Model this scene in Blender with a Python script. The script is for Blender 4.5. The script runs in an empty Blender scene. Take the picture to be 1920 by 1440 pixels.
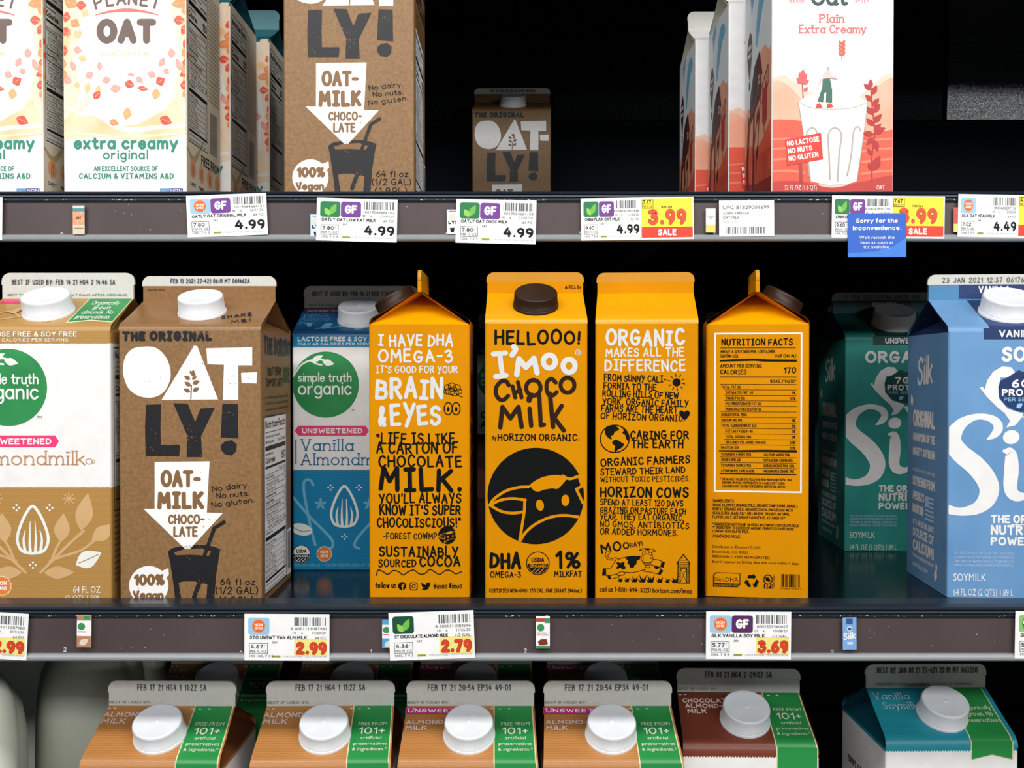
import bpy, math, random
from mathutils import Vector, Matrix, noise
from mathutils.geometry import tessellate_polygon

SC = bpy.context.scene
COL = SC.collection

# ------------------------------------------------------------------ camera, world, lights, exposure
CZ = 1.35                       # camera height above the shop floor
FPX = 2000.0                    # focal length in pixels of the 1920x1440 frame
PITCH = math.radians(0.86)
cam_data = bpy.data.cameras.new('camera')
cam_data.sensor_width = 36.0
cam_data.lens = 36.0 * FPX / 1920.0
cam_data.clip_start = 0.05
cam = bpy.data.objects.new('camera', cam_data)
cam.location = (0, 0, CZ)
cam.rotation_euler = (math.pi / 2 - PITCH, 0, 0)
COL.objects.link(cam)
SC.camera = cam

world = bpy.data.worlds.new('shop_air')
world.use_nodes = True
world.node_tree.nodes['Background'].inputs[0].default_value = (0.82, 0.92, 1.0, 1)
world.node_tree.nodes['Background'].inputs[1].default_value = 0.05
SC.world = world


def area_light(name, loc, target, sx, sy, power, color):
    d = bpy.data.lights.new(name, 'AREA')
    d.shape = 'RECTANGLE'
    d.size, d.size_y = sx, sy
    d.energy = power
    d.color = color
    o = bpy.data.objects.new(name, d)
    o.location = loc
    o.rotation_euler = (Vector(target) - Vector(loc)).to_track_quat('-Z', 'Y').to_euler()
    COL.objects.link(o)
    return o


area_light('canopy_light', (0.0, -0.10, CZ + 0.90), (0, 0.76, CZ), 2.6, 0.16, 25, (1.0, 0.985, 0.96))
area_light('aisle_light', (0.0, -1.90, CZ + 1.14), (0, 0.74, CZ), 7.0, 0.30, 94, (0.98, 0.99, 1.0))

area_light('added_glint_light', (4.2, -7.0, CZ + 1.37), (0.6, 1.4, CZ + .3), 3.2, 0.22, 45, (0.95, 0.98, 1.0))  # added far lamp, placed to be mirrored in the tipped back panel

SC.view_settings.view_transform = 'Standard'
SC.view_settings.look = 'None'
SC.view_settings.exposure = -0.2
SC.view_settings.gamma = 1.0
SC.view_settings.use_curve_mapping = False

# ------------------------------------------------------------------ projection helpers
_cp, _sp = math.cos(PITCH), math.sin(PITCH)
CAM = Vector((0, 0, CZ))


def ray(px, py):
    a = (px - 960.0) / FPX
    b = (720.0 - py) / FPX
    return Vector((a, _cp + b * _sp, -_sp + b * _cp))


def at(px, py, y):
    d = ray(px, py)
    return CAM + d * (y / d.y)


# ------------------------------------------------------------------ materials
_MATS = {}


def lin(hexs):
    h = hexs.lstrip('#')
    out = []
    for i in (0, 2, 4):
        c = int(h[i:i + 2], 16) / 255
        out.append(c / 12.92 if c <= 0.04045 else ((c + 0.055) / 1.055) ** 2.4)
    return (out[0], out[1], out[2], 1)


def M(name, hexs=None, rough=0.5, kind='plain', spec=0.4, metal=0.0, hex2=None, scale=100.0, bump=0.0, amt=0.5):
    if name in _MATS:
        return _MATS[name]
    m = bpy.data.materials.new(name)
    m.use_nodes = True
    nt = m.node_tree
    N, L = nt.nodes, nt.links
    b = N['Principled BSDF']
    b.inputs['Roughness'].default_value = rough
    b.inputs['Metallic'].default_value = metal
    b.inputs['Specular IOR Level'].default_value = spec
    c1 = lin(hexs)
    tc = N.new('ShaderNodeTexCoord')

    def noise_node(sc, detail=3.0):
        n = N.new('ShaderNodeTexNoise')
        n.inputs['Scale'].default_value = sc
        n.inputs['Detail'].default_value = detail
        L.new(tc.outputs['Object'], n.inputs['Vector'])
        return n

    def ramp(src, p0, p1, a, bcol):
        r = N.new('ShaderNodeValToRGB')
        r.color_ramp.elements[0].position = p0
        r.color_ramp.elements[1].position = p1
        r.color_ramp.elements[0].color = a
        r.color_ramp.elements[1].color = bcol
        L.new(src, r.inputs['Fac'])
        return r
    if kind == 'plain':
        n = noise_node(scale, 2.0)
        f = 0.93
        r = ramp(n.outputs['Fac'], 0.3, 0.7, (c1[0] * f, c1[1] * f, c1[2] * f, 1), c1)
        L.new(r.outputs['Color'], b.inputs['Base Color'])
    elif kind == 'mottle':                      # fibres and flecks of unbleached board
        c2 = lin(hex2)
        n = noise_node(scale, 6.0)
        r = ramp(n.outputs['Fac'], 0.32, 0.68, c1, c2)
        n2 = noise_node(scale * 7, 2.0)
        r2 = ramp(n2.outputs['Fac'], 0.68, 0.76, (1, 1, 1, 1), (0.62, 0.58, 0.55, 1))
        mx = N.new('ShaderNodeMixRGB')
        mx.blend_type = 'MULTIPLY'
        mx.inputs['Fac'].default_value = 0.8
        L.new(r.outputs['Color'], mx.inputs[1])
        L.new(r2.outputs['Color'], mx.inputs[2])
        L.new(mx.outputs['Color'], b.inputs['Base Color'])
    elif kind == 'speckle':                     # ink with small gaps that show the board
        c2 = lin(hex2)
        n = noise_node(scale, 3.0)
        n2 = noise_node(scale * 0.12, 1.0)
        ad = N.new('ShaderNodeMath')
        ad.operation = 'MULTIPLY_ADD'
        L.new(n2.outputs['Fac'], ad.inputs[0])
        ad.inputs[1].default_value = 0.45
        L.new(n.outputs['Fac'], ad.inputs[2])
        r = ramp(ad.outputs[0], amt, amt + 0.03, c1, c2)
        L.new(r.outputs['Color'], b.inputs['Base Color'])
    elif kind == 'weave':                       # fine printed dash pattern
        c2 = lin(hex2)
        sx = N.new('ShaderNodeSeparateXYZ')
        L.new(tc.outputs['Object'], sx.inputs[0])
        ad = N.new('ShaderNodeMath')
        ad.operation = 'ADD'
        L.new(sx.outputs['X'], ad.inputs[0])
        L.new(sx.outputs['Y'], ad.inputs[1])
        cb = N.new('ShaderNodeCombineXYZ')
        L.new(ad.outputs[0], cb.inputs['X'])
        L.new(sx.outputs['Z'], cb.inputs['Y'])
        br = N.new('ShaderNodeTexBrick')
        br.inputs['Scale'].default_value = scale
        br.inputs['Mortar Size'].default_value = 0.13
        br.inputs['Mortar Smooth'].default_value = 0.4
        br.inputs['Brick Width'].default_value = 0.62
        br.inputs['Row Height'].default_value = 0.42
        br.inputs['Color1'].default_value = c2
        br.inputs['Color2'].default_value = c2
        br.inputs['Mortar'].default_value = c1
        L.new(cb.outputs[0], br.inputs['Vector'])
        L.new(br.outputs['Color'], b.inputs['Base Color'])
    elif kind == 'wipe':                        # soft two-tone print
        c2 = lin(hex2)
        n = noise_node(scale, 4.0)
        r = ramp(n.outputs['Fac'], 0.35, 0.65, c1, c2)
        L.new(r.outputs['Color'], b.inputs['Base Color'])
    if bump > 0:
        n = noise_node(scale * 1.3, 2.0)
        bp = N.new('ShaderNodeBump')
        bp.inputs['Strength'].default_value = bump
        bp.inputs['Distance'].default_value = 0.0006
        L.new(n.outputs['Fac'], bp.inputs['Height'])
        L.new(bp.outputs['Normal'], b.inputs['Normal'])
    _MATS[name] = m
    return m


# ------------------------------------------------------------------ mesh builder
class MB:
    def __init__(self):
        self.v, self.f, self.mi, self.sm, self.mats = [], [], [], [], []

    def mat(self, m):
        if m not in self.mats:
            self.mats.append(m)
        return self.mats.index(m)

    def add(self, verts, faces, m, smooth=False):
        k = len(self.v)
        self.v += [tuple(p) for p in verts]
        mi = self.mat(m)
        for f in faces:
            self.f.append([i + k for i in f])
            self.mi.append(mi)
            self.sm.append(smooth)

    def box(self, a, b, m):
        x0, y0, z0 = a
        x1, y1, z1 = b
        vs = [(x0, y0, z0), (x1, y0, z0), (x1, y1, z0), (x0, y1, z0), (x0, y0, z1), (x1, y0, z1), (x1, y1, z1), (x0, y1, z1)]
        self.add(vs, [(0, 3, 2, 1), (4, 5, 6, 7), (0, 1, 5, 4), (1, 2, 6, 5), (2, 3, 7, 6), (3, 0, 4, 7)], m)

    def lathe(self, prof, seg, M4, m, ribs=None, smooth=True, cap=True):
        """prof = [(r, z, rib)], spun round local z and placed by M4."""
        vs = []
        for (r, z, rb) in prof:
            for i in range(seg):
                a = 2 * math.pi * i / seg
                rr = r * (1 - (rb if (ribs and i % 2) else 0))
                vs.append(M4 @ Vector((rr * math.cos(a), rr * math.sin(a), z)))
        fs = []
        n = len(prof)
        for j in range(n - 1):
            for i in range(seg):
                i2 = (i + 1) % seg
                fs.append((j * seg + i, j * seg + i2, (j + 1) * seg + i2, (j + 1) * seg + i))
        self.add(vs, fs, m, smooth)
        if cap:
            self.add(vs[-seg:], [tuple(range(seg))], m)

    def extrude_x(self, prof, x0, x1, m, smooth=False, closed=True):
        n = len(prof)
        vs = [(x0, p[0], p[1]) for p in prof] + [(x1, p[0], p[1]) for p in prof]
        fs = []
        for i in range(n if closed else n - 1):
            j = (i + 1) % n
            fs.append((i, j, n + j, n + i))
        self.add(vs, fs, m, smooth)
        if closed:
            self.add(vs, [tuple(range(n))[::-1], tuple(range(n, 2 * n))], m)

    def build(self, name, parent=None, kind=None, label=None):
        me = bpy.data.meshes.new(name)
        me.from_pydata(self.v, [], self.f)
        for m in self.mats:
            me.materials.append(m)
        me.polygons.foreach_set('material_index', self.mi)
        me.polygons.foreach_set('use_smooth', self.sm)
        me.update()
        o = bpy.data.objects.new(name, me)
        COL.objects.link(o)
        if parent:
            o.parent = parent
        if kind:
            o['kind'] = kind
        if label:
            o['label'] = label
        return o


def tag(o, label, cat, group=None):
    o['label'] = label
    o['category'] = cat
    if group:
        o['group'] = group
    return o


def empty(name, loc=(0, 0, 0), rz=0.0):
    o = bpy.data.objects.new(name, None)
    o.empty_display_size = 0.03
    o.location = loc
    o.rotation_euler = (0, 0, rz)
    COL.objects.link(o)
    return o


def copy_thing(root, loc, rz, label, group=None, skip=()):
    r = root.copy()
    COL.objects.link(r)
    r.location = loc
    r.rotation_euler = (0, 0, rz)
    r['label'] = label
    if group:
        r['group'] = group

    def rec(src, dst):
        for ch in list(src.children):
            if ch.name.split('.')[0] in skip:
                continue
            c = ch.copy()
            COL.objects.link(c)
            c.parent = dst
            rec(ch, c)
    rec(root, r)
    return r


# ------------------------------------------------------------------ lettering drawn with a pen (stroke glyphs, capital height 10)
G = {
    'A': '0,0 3.3,10 6.6,0|1.2,3.6 5.5,3.6', 'B': '0,0 0,10|~0,9.9 4.6,9 4.4,6 0,5.2|~0,5.2 5.4,4.6 5.2,.8 0,.1',
    'C': '~6.2,8.2 4.2,9.9 1.6,8.8 .2,5 1.2,1.4 3.6,.1 6.2,1.8', 'D': '0,0 0,10|~0,9.9 4.2,8.9 6.2,5.2 4.2,1.2 0,.1',
    'E': '5,9.9 0,9.9|0,10 0,0|0,.1 5.2,.1|0,5.2 4.4,5.4', 'F': '5.2,9.9 0,9.9|0,10 0,0|0,5.2 4.2,5.2',
    'G': '~6.2,8.4 4,9.9 1.4,8.6 .2,5 1.2,1.4 3.8,.1 6,1.6 6.2,4.4|3.6,4.5 7,4.5', 'H': '0,0 0,10|6,0 6,10|0,5 6,5.2',
    'I': '2.2,0 2.2,10|.2,9.9 4.2,9.9|.2,.1 4.2,.1', 'J': '~5,10 5,2.8 3.4,.1 1.2,.4 0,2.2', 'K': '0,0 0,10|5.8,10 0,4.4|1.7,5.8 6.2,0',
    'L': '0,10 0,0|0,.1 5,.1', 'M': '0,0 .7,10|.7,10 4,3.8|4,3.8 7.2,10|7.2,10 8,0', 'N': '0,0 0,10|0,10 6,0|6,0 6,10', 'O': 'o3.7,5,3.7,5',
    'P': '0,0 0,10|~0,9.9 5,9 5.2,6 0,4.6', 'Q': 'o3.7,5,3.7,5|4.2,2.6 7,-.6', 'R': '0,0 0,10|~0,9.9 4.8,9.2 5,6 0,4.8|2.4,5 6,0',
    'S': '~5.6,8.4 3.4,9.9 .7,8.4 1.1,6 4.4,4.5 5.5,2.2 3.4,.1 .9,.5 0,1.9', 'T': '0,9.9 6.6,9.9|3.3,10 3.3,0', 'U': '~0,10 .1,3.4 1.4,.5 3,.1 4.8,.6 6,3.4 6,10',
    'V': '0,10 3.2,0|3.2,0 6.4,10', 'W': '0,10 2.2,0|2.2,0 4.6,7.6|4.6,7.6 7,0|7,0 9.2,10', 'X': '0,10 6,0|6,10 0,0', 'Y': '0,10 3.2,4.6|6.4,10 2,-1.6',
    'Z': '0,9.9 5.8,9.9|5.8,10 0,0|0,.1 6.2,.1',
    '0': 'o3.1,5,3.1,5', '1': '0,7.6 2.4,10|2.4,10 2.4,0', '2': '~.2,7.6 1.6,9.8 4.4,9.4 5,7 3,4 0,.2|0,.1 5.6,.1',
    '3': '~.3,9 3,9.9 5,8 2.2,5.4|~2.2,5.4 5.4,4.2 4.6,.9 2,0 0,1.4', '4': '3,10 0,3.4|0,3.3 5.8,3.3|4.4,7 4.4,0', '5': '5,9.9 .8,9.9|.8,10 .4,5.4|~.4,5.4 3.8,6.2 5.4,3.6 3.8,.4 0,.8',
    '6': '~4.4,9.8 2,8 .7,5.4 .2,2.8|o2.7,2.8,2.5,2.8', '7': '0,9.9 5.6,9.9|5.6,10 1.8,-.4', '8': 'o2.8,7.4,2.4,2.5|o2.8,2.5,2.9,2.5',
    '9': 'o2.6,7,2.5,2.9|~5.1,7 4.8,3 2.8,0', 'a': 'o2.6,3.1,2.6,3.1|5.2,6.2 5.3,0', 'b': '0,10 0,0|o2.7,3.1,2.7,3.1', 'c': '~5,5.2 2.9,6.3 .6,5 .2,2.4 1.8,.1 3.4,0 5,1.2',
    'd': '5.4,10 5.4,0|o2.7,3.1,2.7,3.1', 'e': '.3,3.3 5.2,3.4|~5.2,3.4 4.6,5.6 2.7,6.3 .6,5 .2,2.6 1.6,.2 3.2,0 5,1.2', 'f': '~4,9.6 2.7,9.9 1.7,8 1.7,4 1.7,0|0,6.2 3.7,6.2',
    'g': 'o2.7,3.2,2.7,3.1|~5.4,6.2 5.4,1 5.2,-1.8 3.2,-3.2 .6,-2.4', 'h': '0,10 0,0|~0,4 1.6,6 3.6,6.2 4.9,4.6 5,2.4 5,0', 'i': '.6,6.2 .6,0|.6,8.7 .6,9.1',
    'j': '~2,6.2 2,0 1.6,-2.4 0,-3|2,8.7 2,9.1', 'k': '0,10 0,0|4.4,6.2 0,2.4|1.5,3.7 4.9,0', 'l': '.6,10 .6,0', 'm': '0,6.2 0,0|~0,4 1.4,6 3,6.1 4,4.8 4.1,2.4 4.1,0|~4.1,4 5.5,6 7,6.1 8.1,4.8 8.2,2.4 8.2,0',
    'n': '0,6.2 0,0|~0,4 1.6,6 3.6,6.2 4.9,4.6 5,2.4 5,0', 'o': 'o2.9,3.1,2.9,3.1', 'p': '0,6.2 0,-3.2|o2.7,3.1,2.7,3.1', 'q': '5.4,6.2 5.4,-3.2|o2.7,3.1,2.7,3.1',
    'r': '0,6.2 0,0|~0,3.6 1.3,5.6 3.4,6.1', 's': '~4.2,5.3 2.4,6.3 .6,5.2 1.2,3.7 3.5,2.7 4.3,1.4 2.4,0 .1,1', 't': '~1.8,9 1.8,5 1.9,1.4 2.8,.1 4.2,.5|0,6.2 3.9,6.2',
    'u': '~0,6.2 0,2 1.2,.2 3.2,.1 4.7,1.6 5,3|5,6.2 5,0', 'v': '0,6.2 2.5,0|2.5,0 5,6.2', 'w': '0,6.2 1.9,0|1.9,0 3.7,5|3.7,5 5.5,0|5.5,0 7.4,6.2', 'x': '0,6.2 4.6,0|4.6,6.2 0,0',
    'y': '0,6.2 2.7,.2|5.4,6.2 1.6,-3', 'z': '0,6.1 4.6,6.1|4.6,6.2 0,0|0,.1 4.8,.1', '.': '.5,.3 .5,.5', ',': '.9,.7 .2,-1.6', '!': '.6,10 .6,3.2|.6,.3 .6,.5',
    '-': '0,4.6 3.6,4.6', '+': '0,4.6 4.6,4.6|2.3,7 2.3,2.2', ':': '.5,1.4 .5,1.6|.5,5.4 .5,5.6', "'": '.8,10 .5,7.6', '/': '0,-1 4,10.6', '&': '~6,0 3.6,3.2 1.2,6.8 1.4,9 2.6,9.9 3.9,9 3.6,7|~3.6,7 1.6,4.8 .2,2.6 .8,.6 2.6,0 4.6,1.2 5.8,3.6',
    '%': 'o1.7,7.9,1.7,2.1|o6.2,2.1,1.7,2.1|6.4,10 1.4,0', '(': '~2.2,10.6 .4,7.4 .4,2.6 2.2,-.8', ')': '~0,10.6 1.8,7.4 1.8,2.6 0,-.8', '#': '1.6,9 .8,1|4.2,9 3.4,1|0,6.2 5,6.2|0,3.6 4.8,3.6',
    'I_': '.6,0 .6,10', 'Y_': '0,10 3.2,4.8|6.4,10 3.2,4.8|3.2,4.8 3.2,0',
    '@': 'o3.6,4,3.6,4.4|o3.4,4,1.4,1.6|~4.8,5.4 4.9,3 6.4,3', '*': '1.5,10 1.5,6.6|0,9.2 3,7.4|3,9.2 0,7.4', '"': '.4,10 .8,7.8|2.2,10 2.6,7.8', '$': '~5.2,8.4 3,9.5 .7,8.2 1.1,6 4.4,4.5 5.3,2.2 3,.5 .2,1.9|2.8,11 2.8,-1',
}


def _crom(pts, closed=False, n=6):
    out = []
    L = len(pts)
    rng = range(L if closed else L - 1)
    for i in rng:
        if closed:
            p0, p1, p2, p3 = pts[(i - 1) % L], pts[i], pts[(i + 1) % L], pts[(i + 2) % L]
        else:
            p1, p2 = pts[i], pts[i + 1]
            p0 = pts[i - 1] if i > 0 else tuple(2 * a - b for a, b in zip(p1, p2))
            p3 = pts[i + 2] if i + 2 < L else tuple(2 * b - a for a, b in zip(p1, p2))
        for k in range(n):
            t = k / n
            out.append(tuple(0.5 * ((2 * b) + (-a + c) * t + (2 * a - 5 * b + 4 * c - d) * t * t + (-a + 3 * b - 3 * c + d) * t ** 3)
                             for a, b, c, d in zip(p0, p1, p2, p3)))
    if not closed:
        out.append(tuple(pts[-1]))
    return out


_GL = {}


def glyph(ch):
    """-> (strokes [(pts, closed)], width)"""
    if ch in _GL:
        return _GL[ch]
    out = []
    xmax = 0
    for s in G[ch].split('|'):
        if s[0] == 'o':
            cx, cy, rx, ry = (float(q) for q in s[1:].split(','))
            pts = [(cx + rx * math.cos(a), cy + ry * math.sin(a)) for a in [2 * math.pi * i / 20 for i in range(20)]]
            out.append((pts, True))
        else:
            sm = s[0] == '~'
            pts = [tuple(float(q) for q in p.split(',')) for p in s.lstrip('~').split()]
            if sm:
                pts = _crom(pts, False, 5)
            out.append((pts, False))
        xmax = max(xmax, max(p[0] for p in out[-1][0]))
    _GL[ch] = (out, xmax)
    return _GL[ch]


_FT = {}


def font_mesh(s, bold):
    """Filled outlines of a string in Blender's own built-in face; capital height 1."""
    key = (s, bold)
    if key in _FT:
        return _FT[key]
    cu = bpy.data.curves.new('lettering', 'FONT')
    cu.body = s
    cu.size = 1.0
    cu.offset = bold
    cu.resolution_u = 2
    cu.dimensions = '2D'
    cu.fill_mode = 'BOTH'
    ob = bpy.data.objects.new('lettering', cu)
    me = ob.to_mesh()
    vs = [(v.co.x, v.co.y) for v in me.vertices]
    fs = [tuple(p.vertices) for p in me.polygons]
    ob.to_mesh_clear()
    bpy.data.objects.remove(ob)
    bpy.data.curves.remove(cu)
    k = 1 / 0.727
    vs = [(x * k, y * k) for x, y in vs]
    _FT[key] = (vs, fs)
    return _FT[key]


# ------------------------------------------------------------------ printed artwork on a flat face
class Face:
    def __init__(self, o, u, v, w, h, c=0.0008, c0=None):
        self.o, self.u, self.v = Vector(o), Vector(u).normalized(), Vector(v).normalized()
        self.n = self.u.cross(self.v)
        self.w, self.h, self.c = w, h, c
        self.c0 = c if c0 is None else c0


LV = 6e-5


class Art:
    """Draws flat print shapes in a picture-like frame (x right, y down) mapped on a face (metres)."""

    def __init__(self, mb, face, rect=None, M4=None, seed=1):
        self.mb, self.face = mb, face
        self.k = 0
        self.rng = random.Random(seed)
        if rect:                                    # plain rectangle -> face
            x0, y0, x1, y1 = rect
            sx, sy = face.w / (x1 - x0), face.h / (y1 - y0)
            self.map = lambda x, y: ((x - x0) * sx, (y1 - y) * sy)
        else:                                       # sighted through the camera on the face's plane
            inv = M4.inverted()
            c = inv @ CAM
            R = inv.to_3x3()
            f = face
            k0 = (f.o - c).dot(f.n)

            def mp(x, y):
                d = R @ ray(x, y)
                p = c + d * (k0 / d.dot(f.n)) - f.o
                return (p.dot(f.u), p.dot(f.v))
            self.map = mp

    def emit(self, pts, faces, m, lv):
        f = self.face
        self.k = (self.k + 1) % 29
        off = f.n * (lv * LV + self.k * 2e-6)
        uv = [self.map(x, y) for x, y in pts]
        a, b, c0, d = f.c, f.w - f.c, f.c0, f.h - f.c
        inside = [a <= u <= b and c0 <= v <= d for u, v in uv]
        if all(inside):
            self.mb.add([f.o + f.u * u + f.v * v + off for u, v in uv], faces, m)
            return
        vs, fs = [], []
        for fc in faces:
            poly = [uv[i] for i in fc]
            if not all(inside[i] for i in fc):
                for ax, lim, sg in ((0, a, 1), (0, b, -1), (1, c0, 1), (1, d, -1)):
                    out = []
                    for i in range(len(poly)):
                        p, q = poly[i], poly[(i + 1) % len(poly)]
                        pi, qi = (p[ax] - lim) * sg >= 0, (q[ax] - lim) * sg >= 0
                        if pi:
                            out.append(p)
                        if pi != qi:
                            t = (lim - p[ax]) / (q[ax] - p[ax])
                            out.append((p[0] + (q[0] - p[0]) * t, p[1] + (q[1] - p[1]) * t))
                    poly = out
                    if len(poly) < 3:
                        break
                if len(poly) < 3:
                    continue
            k = len(vs)
            vs += [f.o + f.u * u + f.v * v + off for u, v in poly]
            fs.append(tuple(range(k, k + len(poly))))
        if fs:
            self.mb.add(vs, fs, m)

    def poly(self, pts, m, lv=1, smooth=False, holes=()):
        if smooth:
            pts = _crom(pts, True, 6)
        loops = [[Vector((x, y, 0)) for x, y in pts]] + [[Vector((x, y, 0)) for x, y in h] for h in holes]
        flat = [(p.x, p.y) for lp in loops for p in lp]
        tris = tessellate_polygon(loops)
        out = []
        for a, b, c in tris:
            pa, pb, pc = flat[a], flat[b], flat[c]
            ar = (pb[0] - pa[0]) * (pc[1] - pa[1]) - (pb[1] - pa[1]) * (pc[0] - pa[0])
            out.append((a, b, c) if ar < 0 else (a, c, b))
        self.emit(flat, out, m, lv)

    def rect(self, x0, y0, x1, y1, m, lv=1, n=1):
        pts = []
        for i in range(n + 1):
            x = x0 + (x1 - x0) * i / n
            pts += [(x, y1), (x, y0)]
        self.emit(pts, [(2 * i, 2 * i + 2, 2 * i + 3, 2 * i + 1) for i in range(n)], m, lv)

    def rrect(self, x0, y0, x1, y1, r, m, lv=1):
        pts = []
        for cx, cy, a0 in ((x1 - r, y1 - r, 0), (x0 + r, y1 - r, 90), (x0 + r, y0 + r, 180), (x1 - r, y0 + r, 270)):
            for k in range(5):
                a = math.radians(a0 + 22.5 * k)
                pts.append((cx + r * math.cos(a), cy + r * math.sin(a)))
        self.poly(pts, m, lv)

    def ell(self, cx, cy, rx, ry, m, lv=1, rot=0, n=28, wob=0):
        c, s = math.cos(math.radians(rot)), math.sin(math.radians(rot))
        pts = []
        for i in range(n):
            a = 2 * math.pi * i / n
            w = 1 + wob * (self.rng.random() - 0.5)
            x, y = rx * w * math.cos(a), ry * w * math.sin(a)
            pts.append((cx + x * c - y * s, cy + x * s + y * c))
        self.emit(pts, [tuple(range(n))[::-1]], m, lv)

    def ring(self, cx, cy, rx, ry, w, m, lv=1, n=32):
        pts = [(cx + rx * math.cos(2 * math.pi * i / n), cy + ry * math.sin(2 * math.pi * i / n)) for i in range(n)]
        self.stroke(pts, w, m, lv, closed=True)

    def star(self, cx, cy, r0, r1, n, m, lv=1):
        pts = []
        for i in range(2 * n):
            a = math.pi * i / n
            r = r1 if i % 2 else r0
            pts.append((cx + r * math.cos(a), cy + r * math.sin(a)))
        self.poly(pts, m, lv)

    def leaf(self, x0, y0, x1, y1, wd, m, lv=1):
        dx, dy = x1 - x0, y1 - y0
        nx, ny = -dy * wd, dx * wd
        side = lambda s: _crom([(x0, y0), (x0 + dx * .25 + s * nx * .8, y0 + dy * .25 + s * ny * .8), (x0 + dx * .5 + s * nx, y0 + dy * .5 + s * ny), (x0 + dx * .8 + s * nx * .5, y0 + dy * .8 + s * ny * .5), (x1, y1)], False, 4)
        pts = side(1) + side(-1)[-2:0:-1]
        self.poly(pts, m, lv)

    def stroke(self, pts, w, m, lv=1, closed=False, smooth=False, ws=None, cap=True):
        if smooth:
            if ws:
                q = _crom([(p[0], p[1], k) for p, k in zip(pts, ws)], closed, 7)
                pts, ws = [(a, b) for a, b, _ in q], [max(c, 0.01) for _, _, c in q]
            else:
                pts = _crom(pts, closed, 6)
        ws_in = bool(ws)
        clean, cw = [pts[0]], [ws[0] if ws else w]
        for i, p in enumerate(pts[1:], 1):
            if math.hypot(p[0] - clean[-1][0], p[1] - clean[-1][1]) > 1e-4:
                clean.append(p)
                cw.append(ws[i] if ws else w)
        pts, ws = clean, cw
        n = len(pts)
        if n < 2:
            self.ell(pts[0][0], pts[0][1], w / 2, w / 2, m, lv, n=10)
            return
        # split at sharp corners so that every piece is a clean ribbon
        if not closed:
            for i in range(1, n - 1):
                a = math.atan2(pts[i][1] - pts[i - 1][1], pts[i][0] - pts[i - 1][0])
                b = math.atan2(pts[i + 1][1] - pts[i][1], pts[i + 1][0] - pts[i][0])
                d = abs((b - a + math.pi) % (2 * math.pi) - math.pi)
                if d > 0.9:
                    self.stroke(pts[:i + 1], w, m, lv, ws=ws[:i + 1] if ws_in else None)
                    self.stroke(pts[i:], w, m, lv, ws=ws[i:] if ws_in else None)
                    return
        left, right = [], []
        for i in range(n):
            if closed:
                p0, p1 = pts[i - 1], pts[(i + 1) % n]
            else:
                p0, p1 = pts[max(i - 1, 0)], pts[min(i + 1, n - 1)]
            dx, dy = p1[0] - p0[0], p1[1] - p0[1]
            l = math.hypot(dx, dy) or 1
            nx, ny = -dy / l * ws[i] / 2, dx / l * ws[i] / 2
            left.append((pts[i][0] + nx, pts[i][1] + ny))
            right.append((pts[i][0] - nx, pts[i][1] - ny))
        if n > 7 and not ws_in:                     # long curves go down in short lengths, so a tight bend never lies on itself in one layer
            m_ = n if closed else n - 1
            for s0 in range(0, m_, 3):
                idx = [i % n for i in range(s0, min(s0 + 3, m_) + 1)]
                L2 = len(idx)
                self.emit([left[i] for i in idx] + [right[i] for i in idx], [(i, i + 1, L2 + i + 1, L2 + i) for i in range(L2 - 1)], m, lv)
            if not closed and cap:
                for e, o in ((0, 1), (n - 1, n - 2)):
                    r = ws[e] / 2
                    a0 = math.atan2(pts[e][1] - pts[o][1], pts[e][0] - pts[o][0])
                    self.emit([(pts[e][0] + r * math.cos(a0 + math.pi / 2 - math.pi * j / 6), pts[e][1] + r * math.sin(a0 + math.pi / 2 - math.pi * j / 6)) for j in range(7)], [tuple(range(7))], m, lv)
            return
        vs = left + right
        fs = [(i, n + i, n + (i + 1) % n, (i + 1) % n)[::-1] for i in range(n if closed else n - 1)]
        if not closed and cap:
            for e, o, sg in ((0, 1, -1), (n - 1, n - 2, 1)):
                r = ws[e] / 2
                a0 = math.atan2(pts[e][1] - pts[o][1], pts[e][0] - pts[o][0])
                k = len(vs)
                arc = [(pts[e][0] + r * math.cos(a0 + math.pi / 2 - math.pi * j / 6), pts[e][1] + r * math.sin(a0 + math.pi / 2 - math.pi * j / 6)) for j in range(7)]
                vs += arc
                fs.append(tuple(range(k, k + 7)))
        self.emit(vs, fs, m, lv)

    def t(self, s, x, y, h, m, w=None, bold=0.0, al='l', rot=0, lv=3, slant=0.0):
        """Printed sans lettering, capital height h, baseline y; w stretches the line to that width."""
        if bold >= .015:                            # heavy faces: drawn as thick even strokes
            self.hand(s, x, y, h, m, w=w, sw=.115 + bold * 3.0, al=al, rot=rot, lv=lv, jit=0, gap=1.5, slant=slant, plain=True, sp=3.4, cond=.95)
            return
        vs, fs = font_mesh(s, 0.0)
        if not vs:
            return
        x0, x1 = min(v[0] for v in vs), max(v[0] for v in vs)
        kx = h if w is None else w / (x1 - x0)
        wd = (x1 - x0) * kx
        ox = {'l': 0, 'c': -wd / 2, 'r': -wd}[al]
        c, sn = math.cos(math.radians(rot)), math.sin(math.radians(rot))
        pts = []
        for vx, vy in vs:
            a, b = ox + (vx - x0) * kx + slant * vy * h, -vy * h
            pts.append((x + a * c - b * sn, y + a * sn + b * c))
        self.emit(pts, fs, m, lv)

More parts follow.
